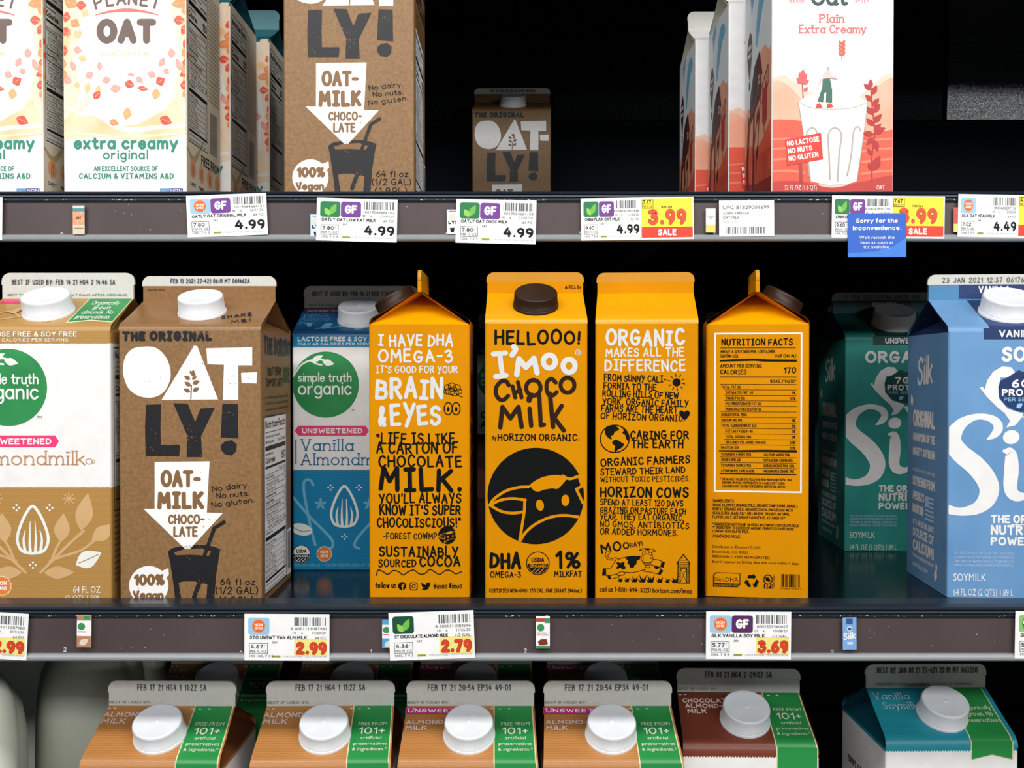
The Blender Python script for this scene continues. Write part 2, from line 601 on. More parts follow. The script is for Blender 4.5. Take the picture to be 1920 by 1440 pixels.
    def hand(self, s, x, y, h, m, w=None, sw=0.16, al='l', rot=0, lv=3, jit=1.0, serif=0, gap=2.0, slant=0.0, cond=1.0, plain=False, sp=4.2):
        """Pen lettering: round strokes of width sw*h, a little uneven."""
        sw_ = sw * h
        items, cx = [], 0.0
        for ch in s:
            if ch == ' ':
                cx += sp
                continue
            gl = glyph(ch + '_' if plain and ch + '_' in G else ch)
            items.append((gl[0], cx, gl[1]))
            cx += gl[1] + gap + sw * 8
        tot = max(cx - gap - sw * 8, 0.1)
        kx = h / 10 * cond if w is None else (w - sw_) / tot
        wd = tot * kx
        ox = {'l': sw_ / 2, 'c': -wd / 2, 'r': -wd - sw_ / 2}[al]
        c, sn = math.cos(math.radians(rot)), math.sin(math.radians(rot))
        R = self.rng
        ky = (h - sw_) / 10
        for strokes, gx, gw in items:
            ja = R.uniform(-.075, .075) * jit
            jy = R.uniform(-.55, .55) * jit
            jk = 1 + R.uniform(-.08, .08) * jit
            for pts, cl in strokes:
                o = []
                for px, py in pts:
                    px2 = gw / 2 + (px - gw / 2) * 1.0 - (py - 5) * ja
                    py2 = py * jk + jy + (px - gw / 2) * ja
                    a = ox + (gx + px2) * kx + slant * py2 * ky
                    b = -sw_ / 2 - py2 * ky
                    o.append((x + a * c - b * sn, y + a * sn + b * c))
                self.stroke(o, sw_, m, lv, closed=cl)
                if serif and not cl:
                    for e, f2 in ((0, 1), (-1, -2)):
                        dx, dy = pts[e][0] - pts[f2][0], pts[e][1] - pts[f2][1]
                        if abs(dy) > abs(dx) * 1.2 and (abs(pts[e][1]) < .6 or pts[e][1] > 5.9):
                            q = o[e]
                            self.stroke([(q[0] - serif * h / 10, q[1]), (q[0] + serif * h / 10, q[1])], sw_ * .8, m, lv)

    def barcode(self, x0, y0, x1, y1, m, lv=3):
        x = x0
        while x < x1:
            w = self.R_w()
            self.rect(x, y0, min(x + w, x1), y1, m, lv)
            x += w + self.R_w() * 1.1

    def R_w(self):
        return self.rng.choice((0.7, 0.9, 1.5, 2.1)) * self.bar

    bar = 1.0

    def facts(self, x, y, w, h, ink, title='Nutrition Facts', cal='150', paper=None, rows=None, lv=3):
        """A nutrition panel: title, thick and thin rules, rows of small words, footnote."""
        if paper:
            self.rect(x, y, x + w, y + h, paper, lv - 1)
        e = w * .04
        X0, X1 = x + e, x + w - e
        L = h / 100
        self.t(title, X0, y + 7 * L, 4.6 * L, ink, w=X1 - X0, bold=.03, lv=lv)
        self.rect(X0, y + 9 * L, X1, y + 9.4 * L, ink, lv)
        self.t('About 8 servings per container', X0, y + 12.4 * L, 1.7 * L, ink, w=(X1 - X0) * .7, lv=lv)
        self.t('Serving size', X0, y + 15.6 * L, 2 * L, ink, w=(X1 - X0) * .4, bold=.02, lv=lv)
        self.t('1 cup (240mL)', X1, y + 15.6 * L, 2 * L, ink, w=(X1 - X0) * .42, bold=.02, al='r', lv=lv)
        self.rect(X0, y + 17 * L, X1, y + 19.6 * L, ink, lv)
        self.t('Amount per serving', X0, y + 22.2 * L, 1.5 * L, ink, w=(X1 - X0) * .36, bold=.02, lv=lv)
        self.t('Calories', X0, y + 27 * L, 3.8 * L, ink, w=(X1 - X0) * .46, bold=.03, lv=lv)
        self.t(cal, X1, y + 27 * L, 5 * L, ink, w=(X1 - X0) * .24, bold=.03, al='r', lv=lv)
        self.rect(X0, y + 28.4 * L, X1, y + 29.8 * L, ink, lv)
        self.t('% Daily Value*', X1, y + 32.4 * L, 1.5 * L, ink, w=(X1 - X0) * .36, al='r', lv=lv)
        rows = rows or [('Total Fat 5g', '6%', 0), ('Saturated Fat 0.5g', '3%', 1), ('Trans Fat 0g', '', 1), ('Cholesterol 0mg', '0%', 0), ('Sodium 100mg', '4%', 0), ('Total Carbohydrate 19g', '7%', 0), ('Dietary Fiber 2g', '7%', 1), ('Total Sugars 11g', '', 1), ('Includes 11g Added Sugars', '22%', 2), ('Protein 3g', '', 0)]
        yy = y + 33 * L
        st = 3.5 * L
        for s, r, ind in rows:
            self.rect(X0 + ind * w * .05, yy, X1, yy + .3 * L, ink, lv)
            yy += st
            self.t(s, X0 + ind * w * .05, yy - .8 * L, 1.8 * L, ink, w=min(.033 * len(s), .72) * (X1 - X0), bold=0 if ind else .03, lv=lv)
            if r:
                self.t(r, X1, yy - .8 * L, 1.8 * L, ink, w=.035 * len(r) * (X1 - X0), al='r', bold=.02, lv=lv)
        self.rect(X0, yy + .4 * L, X1, yy + 2.6 * L, ink, lv)
        yy += 2.8 * L
        for s, r in (('Vitamin D 3.6mcg', '20%'), ('Calcium 350mg', '25%'), ('Iron 0.3mg', '2%'), ('Potassium 390mg', '8%'), ('Vitamin A 160mcg', '20%'), ('Riboflavin 0.6mg', '45%'), ('Vitamin B12 1.2mcg', '50%')):
            yy += st * .88
            self.t(s, X0, yy - .8 * L, 1.6 * L, ink, w=.03 * len(s) * (X1 - X0), lv=lv)
            self.t(r, X1, yy - .8 * L, 1.6 * L, ink, w=.034 * len(r) * (X1 - X0), al='r', lv=lv)
            self.rect(X0, yy, X1, yy + .25 * L, ink, lv)
        self.rect(X0, yy + .2 * L, X1, yy + 1.4 * L, ink, lv)
        for s in ('*The % Daily Value tells you how much a nutrient in a', 'serving of food contributes to a daily diet. 2,000', 'calories a day is used for general nutrition advice.'):
            yy += 2.6 * L
            if yy > y + h - L * .5:
                break
            self.t(s, X0, yy + 1 * L, 1.2 * L, ink, w=(X1 - X0) * .92, lv=lv)
        fr = w * .012
        for a in ((x, y, x + w, y + fr), (x, y + h - fr, x + w, y + h), (x, y, x + fr, y + h), (x + w - fr, y, x + w, y + h)):
            self.rect(*a, ink, lv)


# ------------------------------------------------------------------ the gable-top carton
class Carton:
    """An Empty at the base centre; parts: carton_body, gable_top, top_seal, screw_cap. Art hooks draw on its faces."""

    def __init__(self, name, W, H, loc, rz=0.0, bands=None, roof=None, side_roof=None, seal=None, seal_low=None, rise=0.0215, fin=0.0185, fin_up=0.0085,
                 cap=None, cap_r=0.0158, cap_h=0.0125, cap_pos=(0.5, 0.5), ribs=60, ribbon=None, depth=None, cap_rim=None, rnd=0.0035, finw=0.985):
        self.W, self.H = W, H
        D = self.D = depth or W
        self.root = empty(name, loc, rz)
        self.M4 = Matrix.Translation(Vector(loc)) @ Matrix.Rotation(rz, 4, 'Z')
        self.rise, self.fin, self.t = rise, fin, 0.0013
        w, d = W / 2, D / 2
        t = self.t
        self.L = math.hypot(d - t, rise)
        self.f = dict(
            front=Face((-w, -d, 0), (1, 0, 0), (0, 0, 1), W, H), right=Face((w, -d, 0), (0, 1, 0), (0, 0, 1), D, H),
            back=Face((w, d, 0), (-1, 0, 0), (0, 0, 1), W, H), left=Face((-w, d, 0), (0, -1, 0), (0, 0, 1), D, H),
            roof=Face((-w, -d, H), (1, 0, 0), (0, d - t, rise), W, self.L, c0=0.002),
            roofback=Face((w, d, H), (-1, 0, 0), (0, -d + t, rise), W, self.L, c0=0.002),
            seal=Face((-w, -t, H + rise), (1, 0, 0), (0, 0, 1), W, fin, c=0.0012), sealback=Face((w, t, H + rise), (-1, 0, 0), (0, 0, 1), W, fin, c=0.0012))
        self.f['seal'].o.y -= 0.0002
        self.f['sealback'].o.y += 0.0002
        self.body, self.roofmb, self.sealmb = MB(), MB(), MB()
        self.subs = []
        # body: rounded square section, one ring per colour change
        rb = 0.0016
        sec = []
        for cx, cy, a0 in ((w - rb, d - rb, 0), (-w + rb, d - rb, 90), (-w + rb, -d + rb, 180), (w - rb, -d + rb, 270)):
            for k in range(4):
                a = math.radians(a0 + 30 * k)
                sec.append((cx + rb * math.cos(a), cy + rb * math.sin(a)))
        n = len(sec)
        Ht = H - rnd
        zs = [0.0]
        bands = bands or [(1.0, roof)]
        for fr, m in bands:                                  # from the base up: (top height as share of H, material)
            z0, z1 = zs[-1], min(fr * H, Ht)
            zs.append(z1)
            vs = [(x, y, z0) for x, y in sec] + [(x, y, z1) for x, y in sec]
            for i in range(n):
                j = (i + 1) % n
                self.body.add([vs[i], vs[j], vs[n + j], vs[n + i]], [(0, 1, 2, 3)], m, False)
        self.body.add([(x, y, 0.0) for x, y in sec], [tuple(range(n))[::-1]], bands[0][1])
        # roof panels, front and back: rounded crease then the slope
        sl = math.atan2(rise, d - t)
        R = rnd / math.tan((math.pi / 2 - sl) / 2)
        prof = [(-d, Ht)]
        cy, cz = -d + R, Ht
        for k in range(1, 7):
            a = (math.pi / 2 - sl) * k / 6
            prof.append((cy - R * math.cos(a), cz + R * math.sin(a)))
        prof.append((-d * .5, H + rise * .5 - 0.0002))
        prof.append((-t, H + rise))
        cols = [(-w, roof), (w, None)]
        if ribbon:
            cols = [(-w, roof)] + [(-w + W * u, m) for u, m in ribbon] + [(w, None)]

        def taper(z):
            s = max(0.0, min(1.0, (z - Ht) / (H + rise - Ht)))
            return 1 - (1 - finw) * s
        for sg in (1, -1):
            for ci in range(len(cols) - 1):
                xa, m = cols[ci]
                xb = cols[ci + 1][0]
                m = m if sg == 1 else roof
                vs = []
                for (y, z) in prof:
                    k = taper(z)
                    vs += [(xa * k * sg, y * sg, z), (xb * k * sg, y * sg, z)]
                self.roofmb.add(vs, [(2 * i, 2 * i + 1, 2 * i + 3, 2 * i + 2) for i in range(len(prof) - 1)], m, True)
        # side: short vertical strip, tucked-in triangle and the two folded gussets
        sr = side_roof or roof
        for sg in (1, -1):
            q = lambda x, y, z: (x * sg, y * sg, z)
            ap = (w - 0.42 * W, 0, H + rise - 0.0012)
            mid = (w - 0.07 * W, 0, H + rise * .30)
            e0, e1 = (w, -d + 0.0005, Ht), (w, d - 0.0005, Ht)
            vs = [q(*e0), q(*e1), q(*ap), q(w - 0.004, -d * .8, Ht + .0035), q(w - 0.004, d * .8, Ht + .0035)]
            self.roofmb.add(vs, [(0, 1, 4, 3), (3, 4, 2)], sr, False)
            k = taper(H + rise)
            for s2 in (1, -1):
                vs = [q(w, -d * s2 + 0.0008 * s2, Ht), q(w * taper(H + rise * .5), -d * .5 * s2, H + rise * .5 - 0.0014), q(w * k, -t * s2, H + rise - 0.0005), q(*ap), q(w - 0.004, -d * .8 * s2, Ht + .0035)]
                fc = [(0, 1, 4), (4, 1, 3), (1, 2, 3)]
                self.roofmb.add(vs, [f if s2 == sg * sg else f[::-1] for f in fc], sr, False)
        # top seal: lower folded band and the crimped strip with round corners
        k = finw
        z0, z1, z2 = H + rise - 0.0004, H + rise + fin - fin_up, H + rise + fin
        wl, wu = w * k, w * k + 0.0006
        tl = t + 0.0006

        def slab(outline, ty, m):
            n2 = len(outline)
            vs = [(x, -ty, z) for x, z in outline] + [(x, ty, z) for x, z in outline]
            self.sealmb.add(vs, [tuple(range(n2)), tuple(range(n2, 2 * n2))[::-1]], m)
            for i in range(n2):
                j = (i + 1) % n2
                self.sealmb.add([vs[j], vs[i], vs[n2 + i], vs[n2 + j]], [(0, 1, 2, 3)], m)
        slab([(-wl, z0), (wl, z0), (wl, z1), (-wl, z1)], t, seal_low or seal)
        rc = min(0.006, fin_up * .75)
        ol = [(-wu, z1 - .0002), (wu, z1 - .0002)]
        for cx, a0 in ((wu - rc, 0), (-wu + rc, 90)):
            for j in range(6):
                a = math.radians(a0 + 18 * j)
                ol.append((cx + rc * math.cos(a), z2 - rc + rc * math.sin(a)))
        slab(ol, t - 0.0001, seal)
        # screw cap on the front slope
        self.capmb = None
        if cap:
            u, v = cap_pos
            p = self.f['roof'].o + self.f['roof'].u * (u * W) + self.f['roof'].v * (v * self.L)
            nz = self.f['roof'].n
            Mc = Matrix.Translation(p) @ Matrix(((1, 0, 0, 0), (0, math.cos(sl), -math.sin(sl), 0), (0, math.sin(sl), math.cos(sl), 0), (0, 0, 0, 1)))
            self.capmb = MB()
            r, hh = cap_r, cap_h
            rib = 0.055 if ribs > 60 else 0.035
            pr = [(r * 1.005, 0.0016, 0), (r * 1.005, 0.0030, 0), (r * 0.99, 0.0034, rib), (r * .985, hh - .0022, rib), (r * .975, hh - .0009, rib * .5), (r * .93, hh - .0002, 0), (r * .90, hh - .0001, 0), (r * .86, hh - .0002, 0), (r * .5, hh - .0003, 0), (0.0030, hh - .0003, 0), (0.0016, hh - .0003, 0), (0.0011, hh - .0001, 0), (0.0005, hh + .0002, 0)]
            self.capmb.lathe(pr, ribs * 2, Mc, cap, ribs=True)
            self.collar = MB()
            self.collar.lathe([(r * 1.05, -0.0006, 0), (r * 1.05, 0.0012, 0), (r * 1.0, 0.0021, 0), (r * .9, 0.0022, 0)], 48, Mc, cap_rim or cap)

    def art(self, face, rect=None, px=False, mb=None, seed=1):
        if mb is None:
            mb = {'roof': self.roofmb, 'roofback': self.roofmb, 'seal': self.sealmb, 'sealback': self.sealmb}.get(face, self.body)
        return Art(mb, self.f[face], rect, self.M4 if px else None, seed)

    def sub(self, name, of='carton_body', label=None):
        mb = MB()
        self.subs.append((name, mb, of, label))
        return mb

    def finish(self):
        parts = {'carton_body': self.body.build('carton_body', self.root), 'gable_top': self.roofmb.build('gable_top', self.root), 'top_seal': self.sealmb.build('top_seal', self.root)}
        if self.capmb:
            parts['screw_cap'] = c = self.capmb.build('screw_cap', self.root)
            self.collar.build('cap_collar', c)
        for name, mb, of, label in self.subs:
            if mb.v:
                mb.build(name, parts[of], label=label)
        return self.root

# ------------------------------------------------------------------ palette
WHITE = M('white board', '#f2efec', .42)
PAPER = M('paper white', '#f6f5f3', .6)
INK = M('black ink', '#111216', .5, spec=.2)
GREYINK = M('grey ink', '#5d5f63', .5)
DATEINK = M('dot ink', '#2b3038', .6)
SEALW = M('seal board', '#cfcdc5', .4, bump=.15, scale=300)
CAPW = M('white plastic', '#eef0f3', .35)
KRAFT = M('kraft board', '#916d45', .5, 'mottle', hex2='#7e5c37', scale=420, bump=.12)
KRAFT_IN = M('kraft roof', '#916b43', .32, 'mottle', hex2='#835f38', scale=420, bump=.12)
OWHITE = M('white ink on kraft', '#f3f1ee', .5, 'speckle', hex2='#a98a64', scale=520, amt=.93)
OBLACK = M('black ink on kraft', '#151317', .5, 'speckle', hex2='#6b5236', scale=620, amt=.92)
KRAFTINK = M('kraft letters', '#84603a', .5)


def usda(A, cx, cy, r, ink, paper, lv=3):
    A.ell(cx, cy, r, r, ink, lv)
    A.ell(cx, cy, r * .92, r * .92, paper, lv + 1)
    pts = [(cx + r * .88 * math.cos(math.radians(a)), cy + r * .88 * math.sin(math.radians(a))) for a in range(2, 179, 8)]
    A.poly(pts, ink, lv + 2)
    A.t('USDA', cx, cy - r * .08, r * .42, ink, w=r * 1.1, bold=.03, al='c', lv=lv + 2)
    A.t('ORGANIC', cx, cy + r * .36, r * .27, paper, w=r * 1.45, bold=.02, al='c', lv=lv + 3)
    for k in (-.35, 0, .35):
        A.stroke([(cx + r * (k - .25), cy + r * .82), (cx + r * (k + .15), cy + r * .46)], r * .07, paper, lv + 3)


def nongmo(A, cx, cy, r, lv=3):
    A.star(cx, cy, r, r * .88, 24, M('cream edge', '#f4e3c0', .5), lv)
    A.star(cx, cy, r * .92, r * .8, 24, M('orange seal', '#ee7f2b', .5), lv + 1)
    A.t('NON', cx, cy - r * .08, r * .36, PAPER, w=r * .95, bold=.03, al='c', lv=lv + 2)
    A.t('GMO', cx, cy + r * .42, r * .36, PAPER, w=r * .95, bold=.03, al='c', lv=lv + 2)


# ------------------------------------------------------------------ brown chocolate oat carton
def oat_carton(loc, rz):
    c = Carton('brown_oat_carton', .0962, .1885, loc, rz, bands=[(1.0, KRAFT)], roof=KRAFT_IN, seal=SEALW, seal_low=KRAFT_IN, cap=CAPW, cap_r=.0158, cap_h=.0125, cap_pos=(.515, .52), ribs=60, fin=.0180, fin_up=.0072, rise=.0192)
    A = c.art('front', px=True, seed=3)
    A.hand('THE ORIGINAL', 229, 640, 19, OBLACK, w=169, sw=.3, jit=.8, gap=2.4)
    A2 = c.art('front', px=True, mb=c.sub('printed_logo', label='large white and black letters printed on the front'))
    A2.poly([(247, 655), (268, 650), (292, 652), (310, 668), (319, 690), (319, 712), (308, 734), (288, 745), (262, 743), (241, 728), (231, 700), (234, 672)], OWHITE, 2, smooth=True)
    A2.poly([(364, 648), (370, 649), (409, 749), (303, 750)], OWHITE, 2)
    A2.poly([(387, 653), (473, 651), (473, 685), (447, 685), (447, 750), (418, 750), (420, 684), (389, 683)], OWHITE, 2)
    A2.poly([(452, 699), (482, 698), (481, 719), (453, 718)], OWHITE, 2)
    st = KRAFTINK
    A2.stroke([(358, 748), (359, 722)], 2.4, st, 3)
    for q in ((359, 702, 357, 694), (357, 712, 345, 704), (360, 712, 369, 705), (361, 720, 375, 714), (358, 724, 346, 716), (361, 734, 374, 727), (357, 735, 344, 729), (360, 704, 368, 702)):
        A2.leaf(q[0], q[1], q[2], q[3], .28, st, 3)
    A2.leaf(361, 706, 363, 693, .3, st, 3)
    A2.poly([(274, 759), (302, 758), (301, 806), (302, 834), (338, 834), (336, 855), (273, 855), (272, 800)], OBLACK, 2)
    A2.poly([(325, 756), (352, 757), (366, 791), (376, 766), (403, 764), (377, 818), (379, 857), (350, 857), (351, 816)], OBLACK, 2)
    A2.poly([(417, 757), (446, 758), (447, 822), (414, 820)], OBLACK, 2)
    A2.poly([(421, 828), (435, 825), (444, 833), (443, 846), (435, 854), (422, 852), (414, 843), (415, 834)], OBLACK, 2)
    A3 = c.art('front', px=True, mb=c.sub('printed_arrow', label='white arrow print pointing down at a cup'))
    A3.poly([(290, 866), (393, 865), (388, 961), (418, 962), (352, 1034), (269, 954), (290, 954)], OWHITE, 2)
    A3.hand('OAT-', 301, 914, 33, KRAFTINK, w=76, sw=.22, jit=.2, gap=1.6)
    A3.hand('MILK', 295, 955, 34, KRAFTINK, w=88, sw=.24, jit=.2, gap=2.2)
    A3.hand('CHOCO-', 315, 983, 19, KRAFTINK, w=69, sw=.2, jit=.3, gap=1.6)
    A3.hand('LATE', 325, 1007, 20, KRAFTINK, w=46, sw=.2, jit=.3, gap=1.6)
    A.hand('No dairy.', 398, 922, 11, INK, w=70, sw=.13, rot=-7, jit=.2, gap=1.4)
    A.hand('No nuts.', 406, 935, 11, INK, w=62, sw=.13, rot=-5, jit=.2, gap=1.4)
    A.hand('No gluten.', 397, 952, 11, INK, w=81, sw=.13, rot=-7, jit=.2, gap=1.4)
    A4 = c.art('front', px=True, mb=c.sub('printed_cup', label='black drinking cup with a bent straw printed on the front'))
    A4.poly([(315, 1034), (322, 1028), (340, 1024), (362, 1021), (385, 1022), (402, 1025), (413, 1030), (410, 1048), (405, 1080), (402, 1122), (398, 1136), (386, 1136), (389, 1095), (372, 1093), (366, 1090), (345, 1090), (335, 1092), (342, 1136), (330, 1136), (326, 1100), (320, 1060)], OBLACK, 2)
    A4.poly([(326, 1036), (345, 1030), (378, 1028), (396, 1034), (392, 1042), (360, 1040), (330, 1041)], KRAFTINK, 3)
    A4.poly([(336, 1034), (372, 1033), (352, 1034.5)], KRAFTINK, 3)
    A4.stroke([(384, 1040), (402, 990), (420, 979)], 7, OBLACK, 4)
    A4.stroke([(374, 1092), (364, 1120)], 8, OBLACK, 4)
    A5 = c.art('front', px=True, mb=c.sub('printed_bubble', label='white speech bubble printed at the lower left'))
    A5.ell(279, 1098, 37, 37, OWHITE, 2)
    A5.poly([(300, 1072), (316, 1065), (317, 1078), (309, 1086)], OWHITE, 3)
    A5.hand('100%', 251, 1098, 22, KRAFTINK, w=58, sw=.27, jit=.5, gap=1.4)
    A5.hand('Vegan', 249, 1124, 17, KRAFTINK, w=58, sw=.26, jit=.5, gap=1.2)
    A.hand('64 fl oz', 413, 1097, 13, INK, w=66, sw=.13, jit=.15, gap=1.6)
    A.hand('(1/2 GAL)', 404, 1114, 14, INK, w=80, sw=.13, jit=.15, gap=1.6)
    A.hand('(1.89L)', 410, 1131, 13, INK, w=66, sw=.13, jit=.15, gap=1.6)
    R = c.art('roof', px=True)
    R.hand('SHAKE', 415, 599, 6.6, OBLACK, w=58, sw=.24, rot=-7)
    R.hand('ME!', 434, 607.5, 6.6, OBLACK, w=36, sw=.24, rot=-7)
    S = c.art('seal', px=True)
    S.hand('FEB 13 2021 27-421 06:11 MT 001462A', 320, 531, 8.5, M('blue black ink', '#20243a', .5), w=148, sw=.15, jit=.3, gap=2.6, sp=6.5)
    S.t('BEST BY DATE', 277, 545, 3.4, INK, w=32)
    # right side: writing and a nutrition panel in face millimetres (u 0 front .. 96 back, from the top)
    T = c.art('right', rect=(0, 0, 96, 188))
    T.hand('THE BORING', 8, 20, 13, OBLACK, w=86, sw=.26)
    T.hand('(BUT VERY', 18, 34, 6, INK, w=44, sw=.2)
    T.hand('IMPORTANT)', 14, 42, 6, INK, w=54, sw=.2)
    T.t('SIDE', 68, 40, 12, M('olive ink', '#3f4a2a', .5), w=24, bold=.03)
    for i, s in enumerate(('It would be great to give up all', 'the famous carbs and just enjoy', 'oats have a lot of goodness that', 'is easy to enjoy.')):
        T.t(s, 12, 50 + 4.2 * i, 2.3, INK, w=72 if i < 3 else 30)
    P = c.art('right', rect=(0, 0, 96, 188), mb=c.sub('nutrition_panel', label='white nutrition facts panel on the right side'))
    P.facts(8, 62, 70, 122, INK, paper=PAPER)
    P.rect(80, 150, 94, 184, PAPER, 2)
    P.bar = .5
    P.barcode(81.5, 152, 92.5, 180, INK)
    return tag(c.finish(), 'brown board oat drink carton standing in front on the middle shelf', 'carton', 'brown oat drink cartons')


# ------------------------------------------------------------------ white almond cartons with a round green emblem
EMG = M('emblem green', '#2f9150', .42, 'wipe', hex2='#268046', scale=40)
PINK = M('pink label', '#ec3f79', .42)
LEAFW = M('leaf white', '#eef0e8', .45)


def green_emblem(A, cx, cy, r):
    A.ell(cx, cy, r, r, EMG, 2, n=48)
    A.stroke([(cx - r * .98, cy - r * .25), (cx - r * .7, cy - r * .62), (cx - r * .3, cy - r * .76), (cx + .05 * r, cy - r * .72)], r * .05, LEAFW, 3, smooth=True)
    A.leaf(cx - r * .42, cy - r * .7, cx - r * .08, cy - r * .88, .22, LEAFW, 3)
    A.leaf(cx - r * .1, cy - r * .7, cx + r * .26, cy - r * .62, .26, LEAFW, 3)
    A.stroke([(cx - r * .45, cy - r * .72), (cx - r * .25, cy - r * .62), (cx - r * .12, cy - r * .6)], r * .05, LEAFW, 3, smooth=True)
    A.hand('simple truth', cx - r * .84, cy - r * .08, r * .29, LEAFW, w=r * 1.62, sw=.13, jit=0, gap=1.3)
    A.hand('organic', cx - r * .84, cy + r * .31, r * .42, LEAFW, w=r * 1.62, sw=.12, jit=0, gap=1.3)


def almond(A, cx, cy, w, h, m, lv=3, sw=None):
    s = sw or w * .09
    pts = [(cx, cy - h / 2), (cx + w * .22, cy - h * .33), (cx + w * .42, cy - h * .02), (cx + w * .48, cy + h * .22), (cx + w * .36, cy + h * .42), (cx + w * .12, cy + h * .48),
           (cx - w * .12, cy + h * .48), (cx - w * .36, cy + h * .42), (cx - w * .48, cy + h * .22), (cx - w * .42, cy - h * .02), (cx - w * .22, cy - h * .33)]
    A.stroke(pts, s, m, lv, closed=True, smooth=True)
    for dx, y0 in ((-.3, .0), (-.1, -.18), (.1, -.18), (.3, .0)):
        A.stroke([(cx + dx * w * .75, cy + y0 * h), (cx + dx * w * .95, cy + h * .2), (cx + dx * w * .8, cy + h * .46)], s, m, lv, smooth=True, ws=[s * .25, s * .8, s * 1.1])


def dots4(A, cx, cy, r, m):
    for dx, dy in ((-1, 0), (1, 0), (0, -1), (0, 1)):
        A.ell(cx + dx * r, cy + dy * r, r * .42, r * .42, m, 3, n=12)


